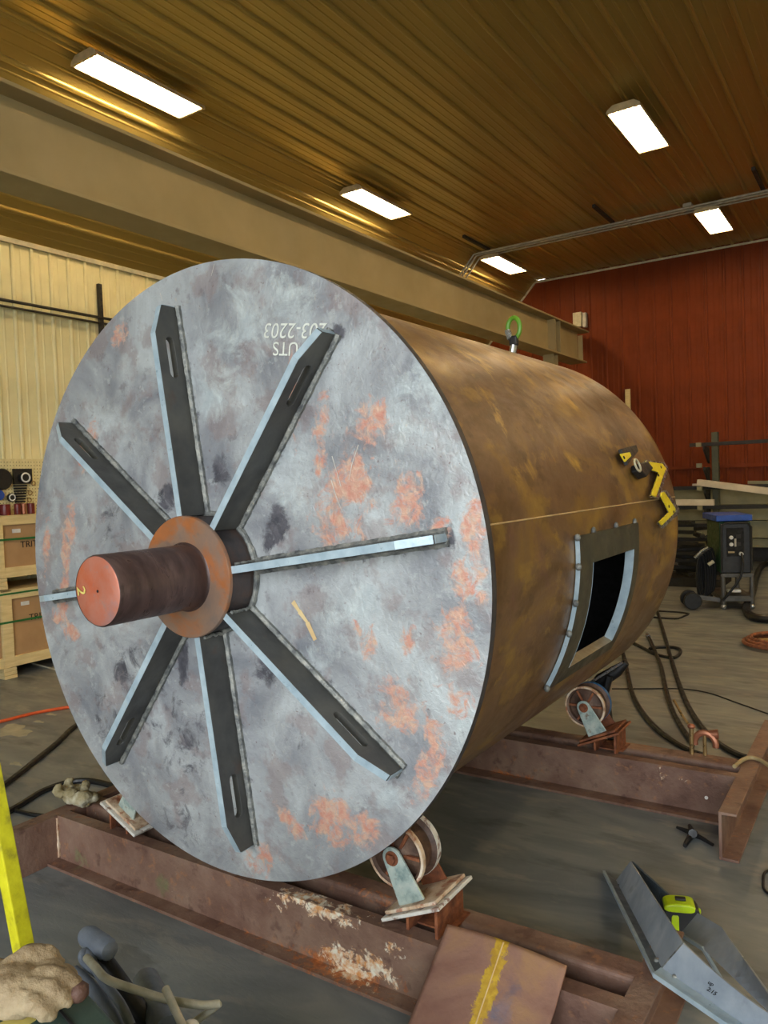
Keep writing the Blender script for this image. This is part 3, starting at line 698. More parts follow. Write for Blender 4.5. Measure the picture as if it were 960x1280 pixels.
bn = [nb(*q, YN) for q in [(400,1190,500,1225,.055,1,.85),(480,1180,510,1200,.04,1,.72),(350,1185,520,1245,.075,0,.75),(345,1120,355,1150,.02,1,.5),(300,1160,350,1185,.02,0,.6),(320,1195,345,1208,.012,1,.7),(95,1060,110,1090,.06,2,.7),(200,1085,205,1120,.05,2,.75),(270,1110,275,1135,.04,2,.6),(130,1060,160,1110,.05,2,.45)]]
bn += [(G(400,1130,2,ZFR), (1,0,0), .22, .05, 1, .72), (G(340,1112,2,ZFR), (1,0,0), .12, .04, 1, .5), (G(480,1120,2,ZFR), (1,0,0), .2, .04, 0, .55), (G(330,1203,2,.01), (1,0,0), .07, .02, 1, .65), (G(420,1240,2,.01), (1,0,0), .08, .02, 0, .7), (G(100,1018,2,ZFR), (1,0,0), .2, .05, 0, .5)]
bf_ = [nb(*q, YFAR) for q in [(590,960,700,985,.035,0,.7),(760,1010,860,1030,.03,0,.45),(700,985,740,990,.02,0,.7),(800,960,860,980,.04,1,.35)]]
st1 = stand(YN, 'near rusty channel frame roller stand under the front of the drum', 1.35, 2.42, .062, bn, .085)
st2 = stand(YFAR, 'far rusty channel frame roller stand under the back of the drum', 3.37, 4.75, .09, bf_, .10)
sm_disc = lambda p, r, mat, par: B().cyl(p, p+Vector((0, -.004, 0)), r, 12).obj('sticker', mat, par)
sm_disc(G(883, 997, 1, YFAR), .008, M['paper'], st2)

def caster(yc, s, st, rim, dark=False):
    "roller caster bolted to the stand; s=+1 right side, -1 left side; axle along Y"
    rr = .105; c = Vector((CX+s*.63, yc, .4177)); cp = Vector((CX+s*.642, yc, .394))
    n = Vector((-s*math.sin(math.radians(24)), 0, math.cos(math.radians(24)))); u = Vector((math.cos(math.radians(24)), 0, s*math.sin(math.radians(24))))
    pc = cp-n*.127+u*s*.014; Rm = Matrix((u, Vector((0,1,0)), u.cross(Vector((0,1,0))))).transposed()
    lowm, upm = (M['rust_dark'], M['rust_dark']) if dark else (M['white_rim'], M['rust_orange'])
    t = B().box(pc-n*.012, (.235, .225, .012), Rm).obj('caster', lowm, st, bevel=.003)
    B().box(pc+n*.003, (.205, .2, .012), Rm).obj('mount_plate', upm, t, bevel=.003)
    for sy in (-1, 1):
        yl = yc+sy*.072
        base = pc+n*.008-u*s*.004; ex_ = c; d = (ex_-base); d.y = 0; dd = d.normalized(); side = Vector((dd.z, 0, -dd.x))
        P = [base-side*.052, base+side*.052]+[ex_+side*.036*math.cos(a)+dd*.036*math.sin(a) for a in np.linspace(0, PI, 11)]
        P = [Vector((p.x, yl-.004, p.z)) for p in P]
        B().prism(P, (0, .008, 0)).obj('leg', M['galv'] if sy < 0 else M['rust_dark'], t, bevel=.001)
        hp = Vector((c.x, yl+sy*.004, c.z)); h = B(); h.prism([hp+Vector((.017*math.cos(a), 0, .017*math.sin(a))) for a in np.linspace(0, 2*PI, 7)[:-1]], (0, sy*.014, 0)); h.obj('axle_nut', M['rust_dark'], t, bevel=.0015)
        B().cyl(hp, hp+Vector((0, sy*.003, 0)), .024, 18).obj('washer', M['rust_dark'], t)
    wp = [(.022, -.055), (.022, -.05), (.05, -.03), (rr-.02, -.03), (rr-.017, -.05), (rr, -.055), (rr, -.035), (rr-.016, -.026), (rr-.016, .026), (rr, .035), (rr, .055), (rr-.017, .05), (rr-.02, .03), (.05, .03), (.022, .05), (.022, .055), (.012, .055), (.012, -.055), (.022, -.055)]
    B().lathe(wp, c, seg=40).obj('wheel', M['wheelm'], t, smooth=True)
    for yy in (-.053, .053):
        B().lathe([(rr-.008, yy-.005), (rr+.001, yy-.005), (rr+.001, yy+.012), (rr-.008, yy+.012)] if yy < 0 else [(rr-.01, yy-.018), (rr+.001, yy-.018), (rr+.001, yy+.005), (rr-.01, yy+.005)], c, seg=40).obj('rim', rim if yy > 0 else M['rust_orange'], t, smooth=True)
    for k in range(6):
        a = k*PI/3; B().bar(c+Vector((.02*math.cos(a), -.042, .02*math.sin(a))), c+Vector((.088*math.cos(a), -.042, .088*math.sin(a))), .010, .010).obj('spoke', M['rust_dark'], t)
    for q in (-.02, .085):
        x_ = pc.x+s*q; zt_ = pc.z-.02+math.tan(math.radians(24))*q-.002
        B().span((x_-.005, yc-.085, ZFR-.004), (x_+.005, yc+.085, zt_)).obj('support_plate', M['rust_dark'], t)
    B().box((pc.x+s*.03, yc+.03, ZFR+.001), (.16, .13, .006)).obj('foot_plate', M['rust_dark'], t)
    return t
caster(2.09, 1, st1, M['white_rim'])
caster(2.09, -1, st1, M['white_rim'])
caster(3.92, 1, st2, M['bluep'], True)
caster(3.92, -1, st2, M['white_rim'])

# ------------------------------------------------------------------ things lying in front
# rusty curved offcut leaning on the near stand
rp = thing('curved_plate', (-1.0, 1.75, 0), 'rusty curved plate offcut with yellow seam mark, leaning on the near stand', 'plate')
A, Bq = G(560,1156,2,.252), G(709,1208,2,.250)
A = Vector((A.x, A.y-.0, A.z)); 
dn = Vector((0, -.40, -.195)); na_, nb_ = 30, 30; vs = []
dn = Vector((.0, -.352, -.240))
for i in range(na_+1):
    for j in range(nb_+1):
        u, v = i/na_, j/nb_; p = A.lerp(Bq, u)+dn*v+Vector((0, 0, .010*math.sin(PI*u)))
        p += Vector((-.03*max(0, u-.9)*10*max(0, v-.3), 0, 0))
        vs.append(p)
fs = [(i*(nb_+1)+j, (i+1)*(nb_+1)+j, (i+1)*(nb_+1)+j+1, i*(nb_+1)+j+1) for i in range(na_) for j in range(nb_)]
rpo = B().add(vs, fs).obj('plate', M['rplate'], rp, smooth=True); mm = rpo.modifiers.new('thick', 'SOLIDIFY'); mm.thickness = .010; mm.offset = 0
mid = A.lerp(Bq, .5)
paint(rpo, [(mid+dn*.45+Vector((0,0,.01)), dn, .36, .03, 0, .85), (mid+dn*.6+Vector((.06,0,.01)), dn, .2, .05, 1, .6)])
seam = [mid+dn*v+Vector((0, 0, .016)) for v in np.linspace(0.02, .98, 10)]
B().tube(seam, .0022, 6).obj('seam_line', M['tanmark'], rp)
hp = A.lerp(Bq, .60)+dn*.62+Vector((0, 0, .010*math.sin(PI*.60)+.006))
B().lathe([(.006, 0), (.014, 0), (.014, .004), (.006, .004), (.006, 0)], hp, 'z', 24).obj('washer', M['paper'], rp)
B().cyl(hp, hp+Vector((0,0,.002)), .007, 14).obj('hole', M['ink_and_shade'], rp)

# bent sheet-steel collar leaning on the near stand
gc = thing('steel_collar', (-.75, 2.55, 0), 'bent sheet steel collar with tack welds, resting against the near stand end', 'sheet metal part')
def Q(px, py, z): return G(px, py, 2, z)
S0, S1, S2 = Q(755,1090,.012), Q(818,1218,.235), Q(938,1300,.30)
I0, I1, I2 = Q(770,1102,.015), Q(827,1211,.238), Q(950,1296,.30)
T0, T1, T2 = Q(789,1077,.13), Q(855,1179,.345), Q(985,1282,.385)
def sheet(name, pts, mat, th=.006, par=gc):
    n = (pts[1]-pts[0]).cross(pts[2]-pts[0]).normalized(); return B().prism([p-n*th/2 for p in pts], n*th).obj(name, mat, par)
def quadsurf(name, a, b_, c, d, mat, th=.006, n=12, sag=0):
    vs = []; 
    for i in range(n+1):
        u = i/n; s_ = Vector((0, 0, -sag*math.sin(PI*u))); p = a.lerp(b_, u); q = d.lerp(c, u)+s_
        vs += [p, p.lerp(q, .5), q]
    fs = [(i*3+j, (i+1)*3+j, (i+1)*3+j+1, i*3+j+1) for i in range(n) for j in range(2)]
    o = B().add(vs, fs).obj(name, mat, gc); m_ = o.modifiers.new('thick', 'SOLIDIFY'); m_.thickness = th; m_.offset = 0; return o
quadsurf('flange', S0, S1, I1+(I1-S1)*.6, I0+(I0-S0)*.5, M['steeldk'], .010)
quadsurf('flange', S1, S2, I2+(I2-S2)*.3, I1+(I1-S1)*.6, M['cut_edge'], .010)
B().bar(S0, S1, .010, .012).obj('flange_edge', M['cut_edge'], gc); B().bar(S1, S2, .012, .014).obj('flange_edge', M['cut_edge'], gc)
quadsurf('side_panel', I0, I1, T1, T0, M['steel'])
quadsurf('side_panel', I1, I2, T2, T1, M['steel'], sag=.012)
K0 = Q(790,1077,.12); K1 = Q(873,1142,.17); K2 = Q(903,1160,.22); K3 = Q(985,1275,.34)
J0 = Q(800,1100,.02); J1 = Q(851,1168,.10); J2 = Q(879,1186,.17); J3 = Q(960,1262,.25)
quadsurf('back_panel', Q(840,1165,.02), Q(795,1082,.02), K0, Q(848,1128,.10), M['steeldk'])
quadsurf('far_panel', J1, J2, K2, K1, M['steel'], n=2)
quadsurf('far_panel', J2, J3+Vector((.05,-.05,.0)), K3, K2, M['steel'])
B().bar(J1, J2, .008, .012).obj('flange_edge', M['cut_edge'], gc); B().bar(J2, Q(905,1230,.15), .008, .012).obj('flange_edge', M['cut_edge'], gc)
for q, z in (((774,1108), .03), ((793,1149), .11), ((804,1167), .145), ((821,1201), .225), ((844,1222), .245)):
    B().ball(Q(*q, z+.006), .009, seg=8).obj('tack_weld', M['weld'], gc, smooth=True)
B().tube([I1, T1], .004, 6).obj('bend_line', M['weld'], gc)
tp = Q(905,1245,.27)
dirB = (I2-I1).normalized(); upB = (T1-I1).normalized(); nB = dirB.cross(upB).normalized(); nB = nB if nB.y < 0 else -nB
tpo = I1.lerp(I2, .42)+upB*.055+nB*.005
text_obj('pen_note', 'up', .02, M['ink_and_shade'], lambda x, y, z: tpo+dirB*x+upB*y+nB*(z+.001), gc)
text_obj('pen_note', '2:15', .02, M['ink_and_shade'], lambda x, y, z: tpo+dirB*(x+.012)+upB*(y-.022)+nB*(z+.001), gc)
# tape measure
tc0 = Q(851,1150,.045)
tm = thing('tape_measure', (tc0.x, tc0.y, .0), 'fluorescent yellow and black tape measure on the steel collar', 'tape measure')
az = math.radians(20); ux = Vector((math.cos(az), math.sin(az), 0)); uy = Vector((-math.sin(az), math.cos(az), 0)); tb = Vector((tc0.x, tc0.y, .012))
def rr_prof(w, h, r, n=5):
    o = []
    for cx_, cz_, a0 in ((w/2-r, r, -PI/2), (w/2-r, h-r, 0), (-w/2+r*1.6, h-r*1.6, PI/2), (-w/2+r, r, PI)):
        r_ = r*1.6 if a0 == PI/2 else r
        o += [(cx_+r_*math.cos(a0+a), cz_+r_*math.sin(a0+a)) for a in np.linspace(0, PI/2, n)]
    return o
B().prism([tb+ux*x+Vector((0,0,z))-uy*.032 for x, z in rr_prof(.12, .095, .02)], uy*.064).obj('case', M['mblack'], tm, bevel=.004)
B().prism([tb+ux*(x*.9-.006)+Vector((0,0,z*.4+.074))-uy*.034 for x, z in rr_prof(.116, .08, .028)], uy*.068).obj('top_shell', M['hivis'], tm, bevel=.008, seg=3)
B().prism([tb+ux*(x*.42-.022)+Vector((0,0,z*.9+.003))-uy*.0345 for x, z in rr_prof(.06, .07, .01)], uy*.069).obj('side_stripe', M['hivis'], tm, bevel=.004)
B().box(tb+ux*-.0+Vector((0,0,.110)), (.035,.02,.008), (0,0,az)).obj('belt_clip', M['mblack'], tm, bevel=.002)
B().ball(tb+ux*.06+Vector((0,0,.07)), (.008,.01,.012), seg=10).obj('lock_button', M['hivis'], tm, smooth=True)
B().box(tb+ux*.062+Vector((0,0,.012)), (.004,.02,.02), (0,0,az)).obj('hook', M['chrome'], tm)

# black puller on the floor
def floorpts(L, r=.006): return [Q(x, y, r) for x, y in L]
pu = thing('spring_clamp', floorpts([(868,1045)])[0], 'black spring clamp lying on the floor beside the far stand', 'clamp')
B().tube(floorpts([(846,1034),(862,1040),(870,1043)], .014), .011, 8, True, [.006,.012,.015]).obj('jaw', M['black'], pu, smooth=True)
B().tube(floorpts([(862,1032),(866,1042),(860,1050),(856,1057)], .014), .01, 8, True, [.008,.016,.012,.009]).obj('jaw', M['black'], pu, smooth=True)
B().tube(floorpts([(866,1042),(878,1048),(891,1056)], .012), .008, 8, True, [.014,.009,.007]).obj('handle', M['black'], pu, smooth=True)
B().cyl(Q(866,1042,.02), Q(866,1042,.034), .018, 14).obj('pivot', M['mblack'], pu)

# gloves
def glove(name, loc, s, rz, mat, label, cat_group, cuffmat, tipmat, seed, crumple=False):
    random.seed(seed)
    t = thing(name, loc, label, 'glove', cat_group)
    bb = B(); c = Vector(loc); R = Matrix.Rotation(rz, 3, 'Z')
    def P(x, y, z): return c+R@Vector((x*s, y*s, z*s))
    bb.ball(P(0, 0, .022), (.05*s, .045*s, .022*s), (0, 0, rz)); bb.ball(P(-.03, .01, .026), (.035*s, .04*s, .024*s), (.2, 0, rz))
    fing = [[(.03,.035,.03),(.065,.045,.036),(.085,.05,.018)], [(.035,.014,.034),(.075,.018,.042),(.098,.012,.02)], [(.035,-.008,.032),(.072,-.014,.036),(.09,-.024,.016)], [(.03,-.03,.028),(.058,-.042,.028),(.07,-.052,.014)], [(-.02,-.03,.03),(.01,-.055,.04),(.03,-.066,.03)]]
    if crumple == 2:   # fingers held together, thumb tucked in
        fing = [[(.0,.03,.036),(.04,.03,.04),(.07,.02,.026)], [(.0,.012,.04),(.05,.010,.046),(.085,.004,.028)], [(.0,-.008,.038),(.045,-.012,.042),(.078,-.012,.024)], [(.0,-.028,.034),(.04,-.032,.034),(.062,-.030,.018)], [(-.03,.02,.05),(.0,.045,.056),(.03,.052,.040)]]
        bb.ball(P(-.02, 0, .034), (.062*s, .048*s, .032*s), (0, 0, rz)); bb.ball(P(-.06, .0, .034), (.05*s, .044*s, .034*s), (.1, 0, rz+.3))
    elif crumple:   # fingers folded back over the palm, cuff collapsed
        fing = [[(.02,.035,.04),(.05,.045,.06),(.04,.035,.078)], [(.03,.012,.045),(.07,.012,.05),(.085,.008,.024)], [(.03,-.012,.045),(.06,-.02,.06),(.045,-.028,.078)], [(.02,-.035,.035),(.05,-.048,.036),(.066,-.046,.018)], [(-.03,-.02,.05),(-.01,-.05,.06),(.012,-.066,.036)]]
        bb.ball(P(-.06, .02, .034), (.042*s, .03*s, .030*s), (.1, .2, rz+.5)); bb.ball(P(-.075, -.02, .026), (.034*s, .028*s, .022*s), (0, .1, rz-.4)); bb.ball(P(0, .02, .044), (.036*s, .024*s, .022*s), (.3, .2, rz))
    for f_ in fing: bb.tube([P(*q) for q in sm(f_, 4)], .011*s, 8, True, [(.0175 if crumple else .0135)*s]*4+[(.016 if crumple else .0125)*s]*4+[.010*s])
    for f_ in fing: bb.ball(P(*f_[-1]), .010*s, seg=8)
    bb.tube([P(-.04, .005, .026), P(-.07, .008, .03)], .03*s, 12, True, [.03*s, .036*s])
    o = bb.obj('hand_shell', mat, t); m_ = o.modifiers.new('remesh', 'REMESH'); m_.mode = 'VOXEL'; m_.voxel_size = .004*s; m_.use_smooth_shade = True
    d = o.modifiers.new('wrinkle', 'DISPLACE'); tx = bpy.data.textures.new('w', 'CLOUDS'); tx.noise_scale = .03*s; d.texture = tx; d.strength = (.011 if crumple else .010)*s; d.mid_level = .5; d.texture_coords = 'LOCAL'
    if crumple and cuffmat is mat and s < 1.3: return t
    cf = B(); pts = [P(-.068, .008, .03), P(-.10, .01, .028), P(-.125, .014, .024)]
    cf.tube(pts, .03*s, 14, False, [.034*s, .037*s, .041*s]); co = cf.obj('cuff', cuffmat, t, smooth=True); m_ = co.modifiers.new('thick', 'SOLIDIFY'); m_.thickness = .004
    for f_ in ([fing[1]] if crumple else fing[:4]):
        B().ball(P(*f_[-1]), (.0165*s, .0165*s, .0145*s), seg=10).obj('fingertip', tipmat, t, smooth=True)
    return t
g0 = G(98, 1000, 2, ZFR)
glove('work_glove', (g0.x+.02, g0.y-.03, ZFR+.002), 1.15, math.radians(188), M['glove'], 'crumpled soiled knit work glove on the left corner of the near stand', None, M['glove'], M['leather'], 3, True)

# green metal box with glove at lower left
ZG = .60
gcn = Q(72,1205,ZG)
gd = (Q(145,1283,ZG)-gcn); gd.normalize(); gl = Vector((gd.y, -gd.x, 0)); gl = gl if gl.x < 0 else -gl
gb = thing('metal_box', (gcn.x, gcn.y, 0), 'dark green metal box top with worn paint at the lower left', 'box')
P = [gcn, gcn+gd*.62, gcn+gd*.62+gl*.5, gcn+gl*.5]
B().prism([Vector((p.x, p.y, 0)) for p in P], (0, 0, ZG-.03)).obj('body', M['green'], gb, bevel=.012)
cen = sum(P, Vector())/4
B().prism([Vector((p.x, p.y, ZG-.03))+(Vector((p.x-cen.x, p.y-cen.y, 0)))*.03 for p in P], (0, 0, .03)).obj('lid', M['green'], gb, bevel=.012, seg=3)
B().prism([gcn+gl*.055+gd*.01+Vector((0,0,.0)), gcn+gl*.055+gd*.6, gcn+gl*.06+gd*.6, gcn+gl*.06+gd*.01], (0, 0, .003)).obj('lid_groove', M['ink_and_shade'], gb)
B().prism([gcn+gl*.10+gd*.10, gcn+gl*.10+gd*.15, gcn+gl*.17+gd*.17, gcn+gl*.17+gd*.11], (0, 0, .0015)).obj('sticker', M['ychalk'], gb)
g1 = G(22, 1272, 2, ZG)
glove('leather_glove', (g1.x, g1.y+.01, ZG+.008), 1.35, math.radians(28), M['leather'], 'tan leather work glove with dark fingertips on the green box', None, M['leather'], M['leatherdk'], 9, 2)
# yellow post
yp = thing('yellow_post', Q(44,1262,.0), 'worn yellow painted square post standing behind the green box', 'post')
p0, p1 = Q(44,1262,.0), Q(-14,955,.78)
B().bar(p0, p1, .05, .05, up=(0,-1,0)).obj('tube', M['yellow'], yp, bevel=.004)
B().box((p0.x, p0.y, .006), (.14, .14, .012)).obj('foot_plate', M['yellow'], yp, bevel=.002)

# grey padded frame with pale bent tubes
pf = thing('padded_frame', Q(160,1275,.0), 'grey padded frame with pale bent tubes beside the green box', 'tool')
def Z(L): return [Q(x, y, z) for x, y, z in L]
a, c = Q(111,1171,.50), Q(133,1186,.50)
d = (c-a).normalized(); B().tube([a-d*.022, a-d*.016, a, c, c+d*.016, c+d*.022], .028, 16, True, [.010,.022,.027,.027,.022,.010]).obj('pad', M['greyrub'], pf, smooth=True)
B().tube(Z([(120,1184,.49),(136,1206,.46),(165,1250,.40),(200,1300,.30)]), .016, 10, True, [.02,.018,.022,.022]).obj('stem', M['black'], pf, smooth=True)
B().tube(sm(Z([(128,1222,.44),(108,1205,.47),(103,1194,.49),(110,1192,.49),(126,1222,.47),(150,1254,.44),(164,1282,.40)]), 6), .011, 10).obj('cable_sleeve', M['greyrub'], pf, smooth=True)
B().tube(sm(Z([(92,1214,.46),(112,1232,.44),(135,1262,.42),(152,1292,.38)]), 6), .015, 10).obj('cable_sleeve', M['greyrub'], pf, smooth=True)
a, c = Q(182,1226,.36), Q(210,1290,.36); d = (c-a).normalized()
B().tube([a-d*.02, a-d*.012, a, c], .034, 16, True, [.012,.028,.034,.038]).obj('pad', M['greyrub'], pf, smooth=True)
B().tube(sm(Z([(108,1197,.50),(120,1210,.50),(134,1224,.49),(166,1236,.47),(208,1249,.44),(250,1256,.42),(274,1255,.41)]), 6), .0095, 10).obj('bent_tube', M['palerod'], pf, smooth=True)
B().tube(Z([(274,1254,.41),(262,1264,.39),(240,1280,.36)]), .009, 10).obj('bent_tube', M['palerod'], pf, smooth=True)
B().tube(Z([(207,1236,.48),(216,1256,.47),(231,1288,.44)]), .0095, 10).obj('bent_tube', M['palerod'], pf, smooth=True)
B().ball(Q(238,1287,.42), (.022,.022,.02), seg=14).obj('knob', M['paper'], pf, smooth=True)
for L in ([(165,1250,.40),(168,1290,.2),(176,1330,0)], [(205,1300,.33),(215,1330,.15),(225,1345,0)], [(150,1285,.39),(150,1330,.1),(150,1345,0)]):
    B().tube(Z(L), .011, 8).obj('leg', M['black'], pf)

# ------------------------------------------------------------------ hoses and cords on the floor
def cord(name, L, r, mat, label, cat='hose', group=None, z=None, extra=None, n=8):
    pts = sm([Q(x, y, r if z is None else z) for x, y in L], n); b = B().tube(pts, r, 8)
    t = thing(name, pts[0], label, cat, group); b.obj('hose' if cat == 'hose' else 'cable', mat, t, smooth=True)
    return t, pts
cord('hose', [(-60,1030),(-10,992),(20,970),(45,950),(72,928),(98,905),(150,880),(190,868)], .017, M['hose'], 'black hose running up from the left edge towards the drum')
cord('hose', [(-60,1070),(0,1022),(30,1003),(55,988),(85,978),(112,976),(140,982),(160,990)], .016, M['hose'], 'black hose arching behind the knit glove at left')
cord('thin_hose', [(-20,1004),(15,1012),(40,1018),(60,1019),(90,1012)], .010, M['hose'], 'thin dark hose under the arching black hose at left')
cord('extension_cord', [(-80,920),(0,902),(40,892),(85,884),(130,878),(200,870)], .012, M['orange'], 'bright orange cord crossing the floor below the crates', 'cord')
cord('pale_cable', [(40,829),(55,833),(66,836),(90,842)], .008, M['trim'], 'pale thin cable on the floor under the lower crate', 'cord')
cord('welding_hose', [(768,775),(775,800),(781,826),(789,862),(800,886),(815,905),(835,922),(862,938),(880,944)], .016, M['hose'], 'black hose nearest the drum, curving down to the far stand', 'hose', 'black hoses running to the far stand')
t, pts = cord('welding_hose', [(811,796),(818,812),(826,832),(832,860),(839,884),(850,906),(866,930)], .016, M['hose'], 'middle black hose with a pale metal end by the drum', 'hose', 'black hoses running to the far stand')
B().tube([pts[0]+(pts[0]-pts[1]).normalized()*.12, pts[0]], .02, 8).obj('fitting', M['chrome'], t)
cord('welding_hose', [(817,748),(823,768),(830,792),(838,820),(849,855),(862,886),(880,912),(900,930),(925,944),(950,950)], .017, M['hose'], 'right-hand shiny black hose from the drum end to the far stand', 'hose', 'black hoses running to the far stand')
cord('hose_loop', [(772,796),(790,803),(806,811),(820,818),(840,822),(849,818),(850,812),(840,809),(822,809),(812,811)], .014, M['hose'], 'small loop of black hose on the floor right of the drum')
cord('thin_cable', [(765,861),(800,861),(850,861),(885,866),(920,878),(965,894)], .005, M['darkst'], 'thin dark cable crossing the floor behind the hoses', 'cord')
cord('wire_outline', [(806,763),(826,764),(845,765),(861,767),(855,770),(848,773),(836,773),(810,771)], .010, M['black'], 'flat dark wire outline on the floor beyond the hoses', 'wire', None, None, None, 2)
cord('fat_hose', [(985,700),(955,706),(945,722),(940,742),(933,760),(938,769),(952,773),(985,774)], .045, M['hose'], 'thick black hose curving on the floor right of the welder cart')
cord('cable_loop', [(975,1085),(957,1090),(954,1102),(957,1114),(975,1124)], .005, M['hose'], 'dark cable loop at the right edge beside the far stand', 'cord')
cord('tan_hose', [(918,958),(928,950),(938,947),(950,950),(965,960)], .010, M['tan'], 'tan hose lying over the right end of the far stand', 'hose', None, ZFR+.012)
pu2 = thing('hose_reel', Q(962,803,0), 'brown coiled hose with brass coupling at the right edge', 'hose reel')
c = Q(975,806,.02); 
for k in range(3): B().tube([c+Vector(((.30-.03*k)*math.cos(a), (.30-.03*k)*math.sin(a), .02+.02*k)) for a in np.linspace(0, 2*PI, 33)], .018, 8, False).obj('coil', M['rust_dark'], pu2, smooth=True)
e0, e1 = Q(939,802,.05), Q(972,801,.05); B().tube([e0, e0.lerp(e1, .25), e0.lerp(e1, .26), e0.lerp(e1, .5), e1], .03, 10, True, [.02,.022,.03,.03,.022]).obj('coupling', M['brass'], pu2, smooth=True)

# brass ground clamp on the far stand
bp0 = G(866, 944, 1, YFAR+.24)
bc = thing('ground_clamp', (bp0.x, YFAR+.23, ZFR), 'brass and copper ground clamp gripping the rear edge of the far stand', 'clamp')
bx, by = bp0.x, YFAR+.22
B().tube([(bx, by, ZFR), (bx, by, ZFR+.13)], .011, 10, True).obj('screw', M['brass'], bc); B().ball((bx, by, ZFR+.14), (.02,.015,.014), seg=10).obj('screw_head', M['copper'], bc, smooth=True)
B().tube([(bx+.03+.05*math.cos(a)+.03, by+.02, ZFR+.055+.055*math.sin(a)) for a in np.linspace(-.2, PI+.2, 12)], .016, 8).obj('jaw', M['copper'], bc, smooth=True)
B().tube([(bx+.06, by+.01, ZFR), (bx+.06, by+.01, ZFR+.10)], .009, 8).obj('screw', M['brass'], bc)
B().tube([(bx+.03, by+.02, ZFR+.10), (bx+.12, by+.03, ZFR+.11)], .02, 10, True, [.012,.024]).obj('lug', M['copper'], bc, smooth=True)
B().tube([(bx, by, ZFR+.13), (bx-.05, by+.03, ZFR+.18), (bx-.1, by+.08, ZFR+.24)], .007, 6).obj('lever', M['brass'], bc)
# air tool under far right of the drum
at0 = G(745, 850, 1, 4.2)
at = thing('air_grinder', (-1.30, 4.15, ZFR), 'black hand tool with bright metal lever resting by the far caster', 'tool')
B().tube([G(736,868,1,4.2), G(752,850,1,4.2), G(772,838,1,4.2), G(783,828,1,4.2)], .03, 10, True, [.03,.04,.034,.018]).obj('body', M['black'], at, smooth=True)
B().tube([G(724,868,1,4.1), G(740,852,1,4.1), G(762,838,1,4.1), G(778,828,1,4.1)], .007, 8).obj('lever', M['chrome'], at, smooth=True)
B().tube([(-1.27, 4.02, ZFR+.004), G(757,865,1,4.15), G(762,845,1,4.15)], .02, 8).obj('handle', M['black'], at, smooth=True)

# ------------------------------------------------------------------ welder on its cart
wx0, wx1, wy, wz = -1.83, -1.50, 9.9, .42
wc = thing('welder_cart', (-1.67, 9.95, 0), 'grey tube welder cart with small wheels, hung with coiled leads', 'cart')
for x in (wx0+.02, wx1-.0):
    for y in (9.62, 10.3): B().tube([(x, y, .06 if y < 10 else .0), (x, y, wz-.02)], .026, 10).obj('leg', M['cartm'], wc, smooth=True)
for z_ in (wz-.02, .12):
    B().box((-1.66, 9.62, z_), (.34, .045, .045)).obj('rail', M['cartm'], wc, bevel=.004); B().box((-1.66, 10.3, z_), (.34, .045, .045)).obj('rail', M['cartm'], wc, bevel=.004)
    for x in (wx0+.02, wx1): B().box((x, 9.96, z_), (.045, .68, .045)).obj('rail', M['cartm'], wc, bevel=.004)
B().box((-1.66, 9.96, .40), (.36, .72, .02)).obj('shelf', M['cartm'], wc); B().box((-1.66, 9.96, .15), (.36, .7, .015)).obj('shelf', M['cartm'], wc)
B().bar((wx0, 9.7, .10), (-2.12, 9.75, .14), .04, .05).obj('outrigger', M['cartm'], wc)
for y in (9.62, 9.85): B().cyl((-2.15, y-.03, .10), (-2.15, y+.03, .10), .10, 20).obj('wheel', M['black'], wc, bevel=.01)
for x in (wx0+.02, wx1): B().ball((x, 9.62, .035), .035, seg=12).obj('caster', M['chrome'], wc, smooth=True)
for k in range(5): 
    ox = -2.02+.03*k; B().tube([(ox+.05*math.sin(a), 9.75+.06*k*.3, .36-.26*math.cos(a)+.02*k) for a in np.linspace(0, 2*PI, 21)], .016, 7, False).obj('lead_coil', M['hose'], wc, smooth=True)
B().tube([(-2.1, 9.7, .60), (-2.02, 9.7, .68), (-1.95, 9.7, .72)], .018, 8).obj('torch', M['chrome'], wc, smooth=True)
B().tube([(-1.96, 9.66, .52), (-1.90, 9.66, .56)], .022, 8).obj('clamp', M['trim'], wc, smooth=True)
B().box((-1.68, 9.7, .21), (.14, .1, .03)).obj('box', M['paper'], wc)
wm = thing('welder', (-1.67, 9.95, .42), 'blue-topped black welding power source with white knobs on a grey cart', 'welder')
B().span((-1.84, 9.62, .425), (-1.50, 10.3, 1.02)).obj('case', M['mgreen'], wm, bevel=.012)
B().span((-1.83, 9.60, .43), (-1.51, 9.625, 1.0)).obj('front_panel', M['mblack'], wm, bevel=.006)
B().span((-1.88, 9.58, 1.03), (-1.49, 10.35, 1.10)).obj('top_cover', M['mblue'], wm, bevel=.006)
B().tube([(-1.83, 9.57, .46), (-1.83, 9.56, .96), (-1.79, 9.56, 1.01), (-1.55, 9.56, 1.01), (-1.51, 9.56, .96), (-1.51, 9.57, .46)], .012, 8).obj('guard_bar', M['darkst'], wm, smooth=True)
B().span((-1.77, 9.595, .62), (-1.58, 9.602, .95)).obj('control_panel', M['ink_and_shade'], wm)
for z_ in (.84, .76): B().cyl((-1.72, 9.60, z_), (-1.72, 9.575, z_), .022, 16).obj('knob', M['paper'], wm, bevel=.003)
for z_ in (.85, .76): B().box((-1.64, 9.592, z_), (.05, .01, .045)).obj('display', M['darkst'], wm)
B().box((-1.675, 9.594, .78), (.02, .01, .09)).obj('label_strip', M['conduit'], wm)
B().box((-1.72, 9.594, .67), (.07, .006, .02)).obj('label_strip', M['tan'], wm)
B().cyl((-1.62, 9.60, .65), (-1.62, 9.55, .65), .022, 12).obj('socket', M['paper'], wm)
